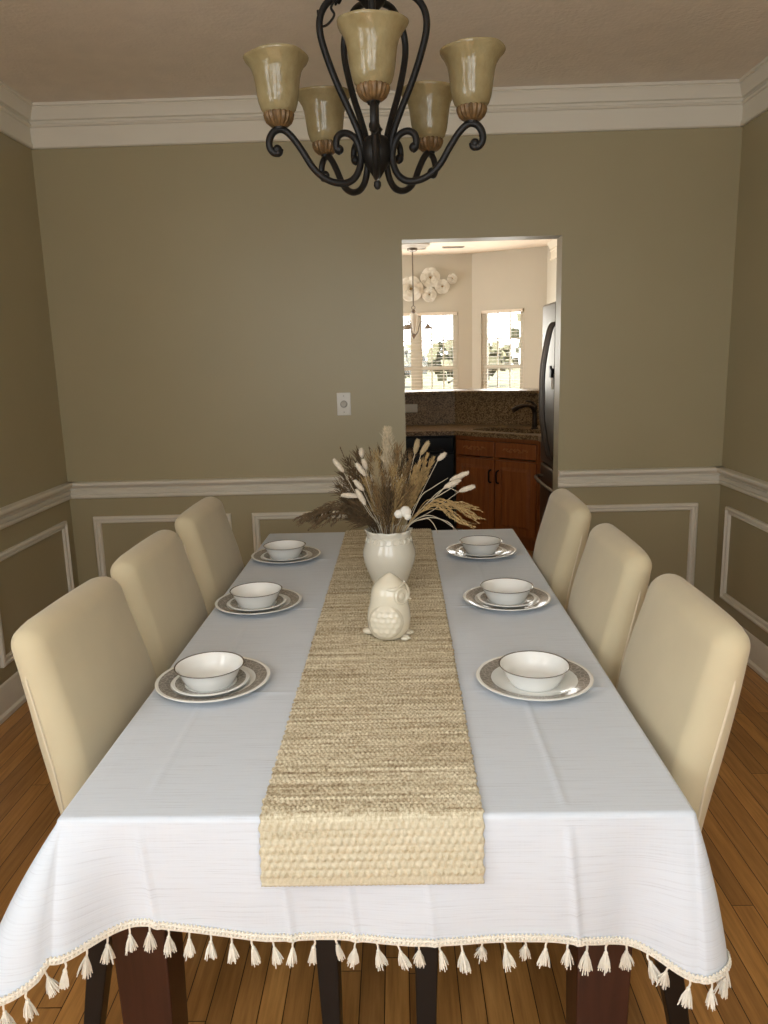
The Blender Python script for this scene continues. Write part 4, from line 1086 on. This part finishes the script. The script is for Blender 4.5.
frond('straw frond arching to the right, lowest of three', [(416, 516, 2.33), (430, 509, 2.32), (446, 511, 2.31)], fan(478, 527, 456, 519, 8, 2.29, 4, 3), 'straw', 64, 30, 0.015)
for i, (mids, tip) in enumerate((([(424, 516), (440, 519)], (458, 531)), ([(426, 518), (446, 521)], (455, 529)), ([(424, 519), (432, 522)], (438, 533)), ([(430, 500), (446, 488)], (458, 492)), ([(420, 498), (432, 488)], (448, 478)), ([(426, 504), (440, 495)], (455, 486)))):
    path = stem_path(at(*tip, 2.31), 0, 10, mid=[at(u, v, 2.33) for u, v in mids])
    m = MB().tube(path, [0.0013]*(len(path)-8)+[0.0013-0.0001*k for k in range(8)], 5).obj('grass_strand', M['stem_pale'])
    tag(m, 'thin pale grass strand curving out to the right of the bouquet', 'dried grass', 'pale grass strands')
# white flower
wf = thing('white_dried_flower', 'white dried flower low at the front of the bouquet over the vase rim', 'dried flower', (VX, VY, VZ)); off = Vector((VX, VY, VZ))
c_ = at(403, 513, 2.315)
MB().tube([p-off for p in stem_path(c_, -0.01)], 0.0013, 5).obj('stem', M['stem_pale'], wf)
for k, (dx, dz, s_) in enumerate(((0.008, 0.004, 1.15), (-0.013, -0.002, 0.9), (0.014, -0.010, 0.7))):
    m = MB(); m.sphere((c_.x-off.x+dx, c_.y-off.y-0.004*k, c_.z-off.z+dz), 0.0155*s_, 14, 10, (1, 0.75, 0.95), fn=lambda d: 1+0.12*mnoise.noise(d*2.5+Vector((k, 0, 0)))); m.obj('petal', M['cotton'], wf)

# ------------------------------------------------------------------ owl
ow = thing('ceramic_owl', 'cream ceramic owl figurine standing in front of the vase', 'figurine', (-0.034, 1.985, RUN_Z+0.0004), math.radians(-12))
OP = [(0.0, 0.036, 0.036), (0.006, 0.046, 0.043), (0.025, 0.056, 0.050), (0.05, 0.0595, 0.053), (0.075, 0.057, 0.051), (0.095, 0.052, 0.048), (0.108, 0.0505, 0.047), (0.125, 0.049, 0.046), (0.14, 0.045, 0.042), (0.152, 0.037, 0.034), (0.162, 0.026, 0.023), (0.171, 0.014, 0.012), (0.1775, 0.0045, 0.004), (0.179, 0, 0)]
def owl_r(z):
    zs = [p[0] for p in OP]; return interp(z, zs, [p[1] for p in OP]), interp(z, zs, [p[2] for p in OP])
def owl_pt(a, z, e=0.0):
    rx, ry = owl_r(z); lean = 0.006*(z/0.18); return Vector(((rx+e)*math.cos(a)+lean, (ry+e)*math.sin(a), z))
m = MB(); zs = list(np.linspace(0, 0.179, 46)); seg = 48; vs = []
for z in zs:
    for k in range(seg): vs.append(owl_pt(2*PI*k/seg, float(z)))
m.add(vs, [(j*seg+i, j*seg+(i+1) % seg, (j+1)*seg+(i+1) % seg, (j+1)*seg+i) for j in range(len(zs)-1) for i in range(seg)]+[tuple(range(seg-1, -1, -1))])
m.obj('body', M['owl'], ow, weld=True, sharp=60)
for sgn in (-1, 1):      # wings: raised shield with scalloped feathers, on both flanks
    m = MB(); a0 = sgn*PI/2*1.0; nu, nv = 26, 30; vs = []
    for i in range(nu+1):
        z = 0.004+0.096*i/nu
        for j in range(nv+1):
            w = (j/nv-0.5)*2; zc = (z-0.052)/0.0485; half = 0.95*math.sqrt(max(0, 1-zc*zc))
            a = a0+w*half; row = int((0.1-z)/0.015); sx = (w*half/0.30+0.5*(row % 2)); sc_ = abs((sx % 1)-0.5)*2
            fz = ((0.1-z)/0.015) % 1
            e = 0.0052*(1-abs(w)**6)*max(0, 1-abs(zc)**8)+0.0044*fz*(1-sc_**2)*(1 if abs(w) < 0.8 and abs(zc) < 0.8 else 0)
            vs.append(owl_pt(a, z, e-0.0006))
    m.add(vs, [(i*(nv+1)+j, i*(nv+1)+j+1, (i+1)*(nv+1)+j+1, (i+1)*(nv+1)+j) for i in range(nu) for j in range(nv)]); m.obj('wing', M['owl'], ow, sharp=60)
    # eye disc with a brow, turned to the front
    ae = sgn*0.62; ce = owl_pt(ae, 0.122, 0.0); nn = Vector((math.cos(ae), math.sin(ae), 0.08)).normalized()
    R = nn.to_track_quat('Z', 'Y').to_matrix().to_4x4(); R.translation = ce-nn*0.002
    e = MB(); e.lathe([(0.0235, -0.004), (0.0235, 0.002), (0.021, 0.0048), (0.0175, 0.0048), (0.016, 0.003), (0.010, 0.0030), (0.0085, 0.0048), (0.004, 0.0062), (0, 0.0064)], 28, R); e.obj('eye', M['owl'], ow)
    b = MB(); b.tube(catmull([owl_pt(sgn*0.12, 0.150, 0.001), owl_pt(sgn*0.55, 0.148, 0.002), owl_pt(sgn*1.05, 0.143, 0.003), owl_pt(sgn*1.55, 0.142, 0.001)], 6), [0.0035]*10+[0.005]*6+[0.004, 0.003, 0.002], 8); b.obj('brow', M['owl'], ow)
    f = MB()
    for t in (-1, 0, 1): f.sphere((0.050+0.004*(t == 0), sgn*0.022+t*0.0085, 0.005), 0.0062, 10, 7, (1.7, 0.8, 0.8))
    f.obj('foot', M['owl'], ow)
bk = MB(); bk.add([Vector((0.047, -0.007, 0.118)), Vector((0.047, 0.007, 0.118)), Vector((0.045, 0, 0.128)), Vector((0.067, 0, 0.106)), Vector((0.047, 0, 0.104))], [(0, 3, 2), (1, 2, 3), (0, 4, 3), (1, 3, 4)])
bk.obj('beak', M['owl'], ow, bevel=0.001)
MB().sphere((-0.056, 0, 0.011), 0.012, 12, 8, (1.5, 1.2, 0.75)).obj('tail', M['owl'], ow)

# ------------------------------------------------------------------ chairs
def make_chair():
    ch = thing('dining_chair', '', 'chair')
    RK = math.tan(math.radians(11.0)); TH = 0.062
    def bk_fn(p):          # p about the centre of the back
        z = p.z+0.69; w = p.y; q = p.x/TH+0.5      # q: 0 rear .. 1 front
        th = TH*(1+0.25*smoothstep(1.0, 0.76, z) - 0.58*smoothstep(0.72, 0.54, z))
        wd = 1-0.055*smoothstep(0.74, 1.0, z)
        x = (q-0.5)*th + (th-TH)*0.5 - (z-0.45)*RK + (0.016*(1-(w/0.23)**2)*q*smoothstep(0.45, 0.75, z)) + 0.004*mnoise.noise(Vector((w*5, z*4, 2.0)))
        t = max(0, (abs(w)-0.14)/0.09)
        zz = p.z + (0.006*(1-(w/0.23)**2) - 0.018*t*t + 0.014)*smoothstep(0.70, 0.99, z)
        return (x, w*wd, zz)
    MB().rbox((TH/2, 0, 0.69), (TH/2, 0.229, 0.305), 0.034, k=6, m=(2, 18, 16), fn=bk_fn).obj('backrest', M['chair'], ch, sharp=180)
    def st_fn(p):
        z = p.z + (0.012*(1-(p.y/0.23)**2)*(1-(p.x/0.25)**2) if p.z > 0 else 0); return (p.x, p.y, z)
    MB().rbox((0.3075, 0, 0.432), (0.2375, 0.229, 0.056), 0.022, k=4, m=(8, 8, 2), fn=st_fn).obj('seat', M['chair'], ch, sharp=180)
    fr_ = MB(); fr_.b2((0.06, -0.17, 0.366), (0.48, 0.17, 0.38)); fr_.obj('seat_frame', M['black_wood'], ch, smooth=False)
    for s in (-1, 1):
        pts = []
        for k in range(25):
            z = 0.40+0.575*k/24; inset = 0.0
            q = Vector((TH*0.36-TH/2, s*0.2285, z-0.69))
            if k > 21: q.y = s*(0.2285-0.006*(k-21)); q.z -= 0.004*(k-21)
            pts.append(Vector(bk_fn(q))+Vector((TH/2, s*0.0006, 0.69)))
        MB().tube(pts, 0.0026, 6).obj('piping', M['piping'], ch)
        for fx, (x0, x1) in (('f', (0.512, 0.517)), ('r', (0.035, -0.035))):
            m = MB(); vs = []
            for z, w, x in ((0.380, 0.025, x0), (0.0, 0.0175, x1)): vs += [(x-w, s*0.195-w, z), (x+w, s*0.195-w, z), (x+w, s*0.195+w, z), (x-w, s*0.195+w, z)]
            m.add(vs, [(3, 2, 1, 0), (4, 5, 6, 7)]+[(i, (i+1) % 4, 4+(i+1) % 4, 4+i) for i in range(4)]); m.obj('leg', M['black_wood'], ch, smooth=False, bevel=0.003)
    return ch
CH = [(-0.672, 1.637, -0.055, 'cream slipcovered chair on the dark left side, beside the hanging end of the tablecloth'),
      (-0.664, 2.158, -0.04, 'cream slipcovered chair in the middle of the left side of the table'),
      (-0.656, 2.735, -0.03, 'cream slipcovered chair on the left side, next to the back wall panel'),
      (0.553, 1.562, PI-0.02, 'cream slipcovered chair on the right side, beside the hanging end of the tablecloth'),
      (0.550, 2.115, PI-0.02, 'cream slipcovered chair in the middle of the right side of the table'),
      (0.549, 2.735, PI-0.02, 'cream slipcovered chair on the right side, next to the kitchen doorway')]
proto = make_chair()
for i, (x, y, rz, lb) in enumerate(CH):
    c = proto if i == 0 else copy_tree(proto)
    c.location = (x, y, 0); c.rotation_euler = (0, 0, rz); tag(c, lb, 'chair', 'dining chairs along the table')

# ------------------------------------------------------------------ dining chandelier
chx, chy = -0.037, 2.23
cd = thing('dining_chandelier', 'black wrought-iron chandelier with five amber bell shades over the table', 'chandelier', (chx, chy, 0))
MB().lathe([(0, 1.966), (0.006, 1.968), (0.0105, 1.976), (0.0095, 1.986), (0.004, 1.991), (0.008, 1.995), (0.012, 2.000), (0.017, 2.008), (0.029, 2.026), (0.040, 2.042), (0.043, 2.060), (0.041, 2.084), (0.030, 2.098), (0.014, 2.104),
            (0.013, 2.112), (0.018, 2.118), (0.012, 2.126), (0.009, 2.135), (0.009, 2.40), (0.016, 2.41), (0.032, 2.425), (0.034, 2.445), (0.018, 2.455), (0.008, 2.47), (0, 2.475)], 24).obj('hub', M['iron'], cd)
ARM = [(0.1005, 2.058), (0.108, 2.062), (0.112, 2.075), (0.108, 2.094), (0.092, 2.1045), (0.072, 2.102), (0.056, 2.088), (0.046, 2.060), (0.046, 2.030), (0.060, 1.998), (0.085, 1.981), (0.118, 1.980), (0.150, 1.992), (0.178, 2.016),
       (0.205, 2.056), (0.232, 2.090), (0.255, 2.1045), (0.276, 2.099), (0.289, 2.080), (0.290, 2.060), (0.280, 2.047), (0.267, 2.048), (0.264, 2.057)]
BAR = [(0.040, 2.060), (0.046, 2.10), (0.072, 2.160), (0.104, 2.225), (0.130, 2.290), (0.144, 2.340), (0.142, 2.380), (0.122, 2.414), (0.085, 2.438), (0.045, 2.438), (0.028, 2.432)]
SR = 0.262
for k in range(5):
    a = math.radians(72*k); dx, dy = math.sin(a), -math.cos(a)
    to3 = lambda q: (dx*q[0], dy*q[0], q[1])
    pts = catmull([to3(q) for q in ARM], 6); nn_ = len(pts)
    rad = [0.0092 if 8 < i < nn_-9 else 0.0100 for i in range(nn_)]
    m = MB(); m.tube(pts, rad, 10)
    m.sphere(to3((0.1045, 2.063)), 0.0125, 12, 8); m.sphere(to3((0.270, 2.055)), 0.0125, 12, 8)
    arm = m.obj('arm', M['iron'], cd)
    MB().tube(catmull([to3(q) for q in BAR], 6), 0.0090, 10).obj('lyre_bar', M['iron'], cd)
    T = Matrix.Translation((dx*SR, dy*SR, 0))
    MB().lathe([(0, 2.104), (0.014, 2.104), (0.016, 2.110), (0.010, 2.116), (0, 2.116)], 16, T).obj('socket_base', M['iron'], arm)
    def flute(r, z, an): return (r*(1+0.05*math.cos(an*18)) if 2.111 < z < 2.142 else r), z
    MB().lathe([(0, 2.108), (0.012, 2.108), (0.023, 2.112), (0.032, 2.120), (0.037, 2.131), (0.0385, 2.140), (0.037, 2.145), (0.031, 2.145), (0, 2.142)], 108, T, rfn=flute).obj('fluted_cup', M['cup'], arm)
    def wav(r, z, an): return r+(0.0025*math.cos(an*3+k)+0.0012*math.cos(an*7))*smoothstep(2.235, 2.275, z), z+0.003*math.cos(an*2+k*2)*smoothstep(2.25, 2.275, z)
    SPF = [(0.028, 2.139), (0.036, 2.141), (0.045, 2.152), (0.0505, 2.168), (0.054, 2.187), (0.0565, 2.208), (0.0595, 2.228), (0.064, 2.244), (0.072, 2.258), (0.0805, 2.268), (0.0835, 2.274), (0.0825, 2.276), (0.079, 2.271)]
    SPF += [(r-0.0022, z+0.001) for r, z in reversed(SPF[1:10])]+[(0.026, 2.144)]
    MB().lathe(SPF, 56, T, rfn=wav).obj('glass_shade', M['shade'], arm, sharp=70)
    MB().lathe([(0, 2.143), (0.012, 2.145), (0.012, 2.18), (0.018, 2.195), (0.020, 2.212), (0.012, 2.228), (0, 2.232)], 16, T).obj('bulb', M['white_plastic'], arm)
cn = MB()
for k in range(9):
    z = 2.485+0.026*k; rot = (k % 2)*PI/2; lk = []
    for q in range(14):
        t = 2*PI*q/14; x = 0.009*math.cos(t); zz = 0.017*math.sin(t); lk.append((x*math.cos(rot), x*math.sin(rot), z+zz))
    cn.tube(lk, 0.0026, 6, closed=True)
cn.obj('chain', M['iron'], cd)
MB().tube(catmull([(0.0, 0.012, 2.70), (-0.02, -0.03, 2.58), (-0.055, -0.05, 2.50), (-0.072, -0.06, 2.44), (-0.085, -0.055, 2.405), (-0.070, -0.07, 2.425), (-0.094, -0.065, 2.398), (-0.078, -0.08, 2.418), (-0.104, -0.07, 2.392), (-0.098, -0.06, 2.376), (-0.118, -0.05, 2.358), (-0.138, -0.04, 2.362), (-0.142, -0.03, 2.40)], 7), 0.0032, 6).obj('cord', M['iron'], cd)
MB().lathe([(0, 2.690), (0.02, 2.692), (0.045, 2.705), (0.062, 2.722), (0.064, CEIL-0.0001), (0, CEIL-0.0001)], 32).obj('canopy', M['iron'], cd)
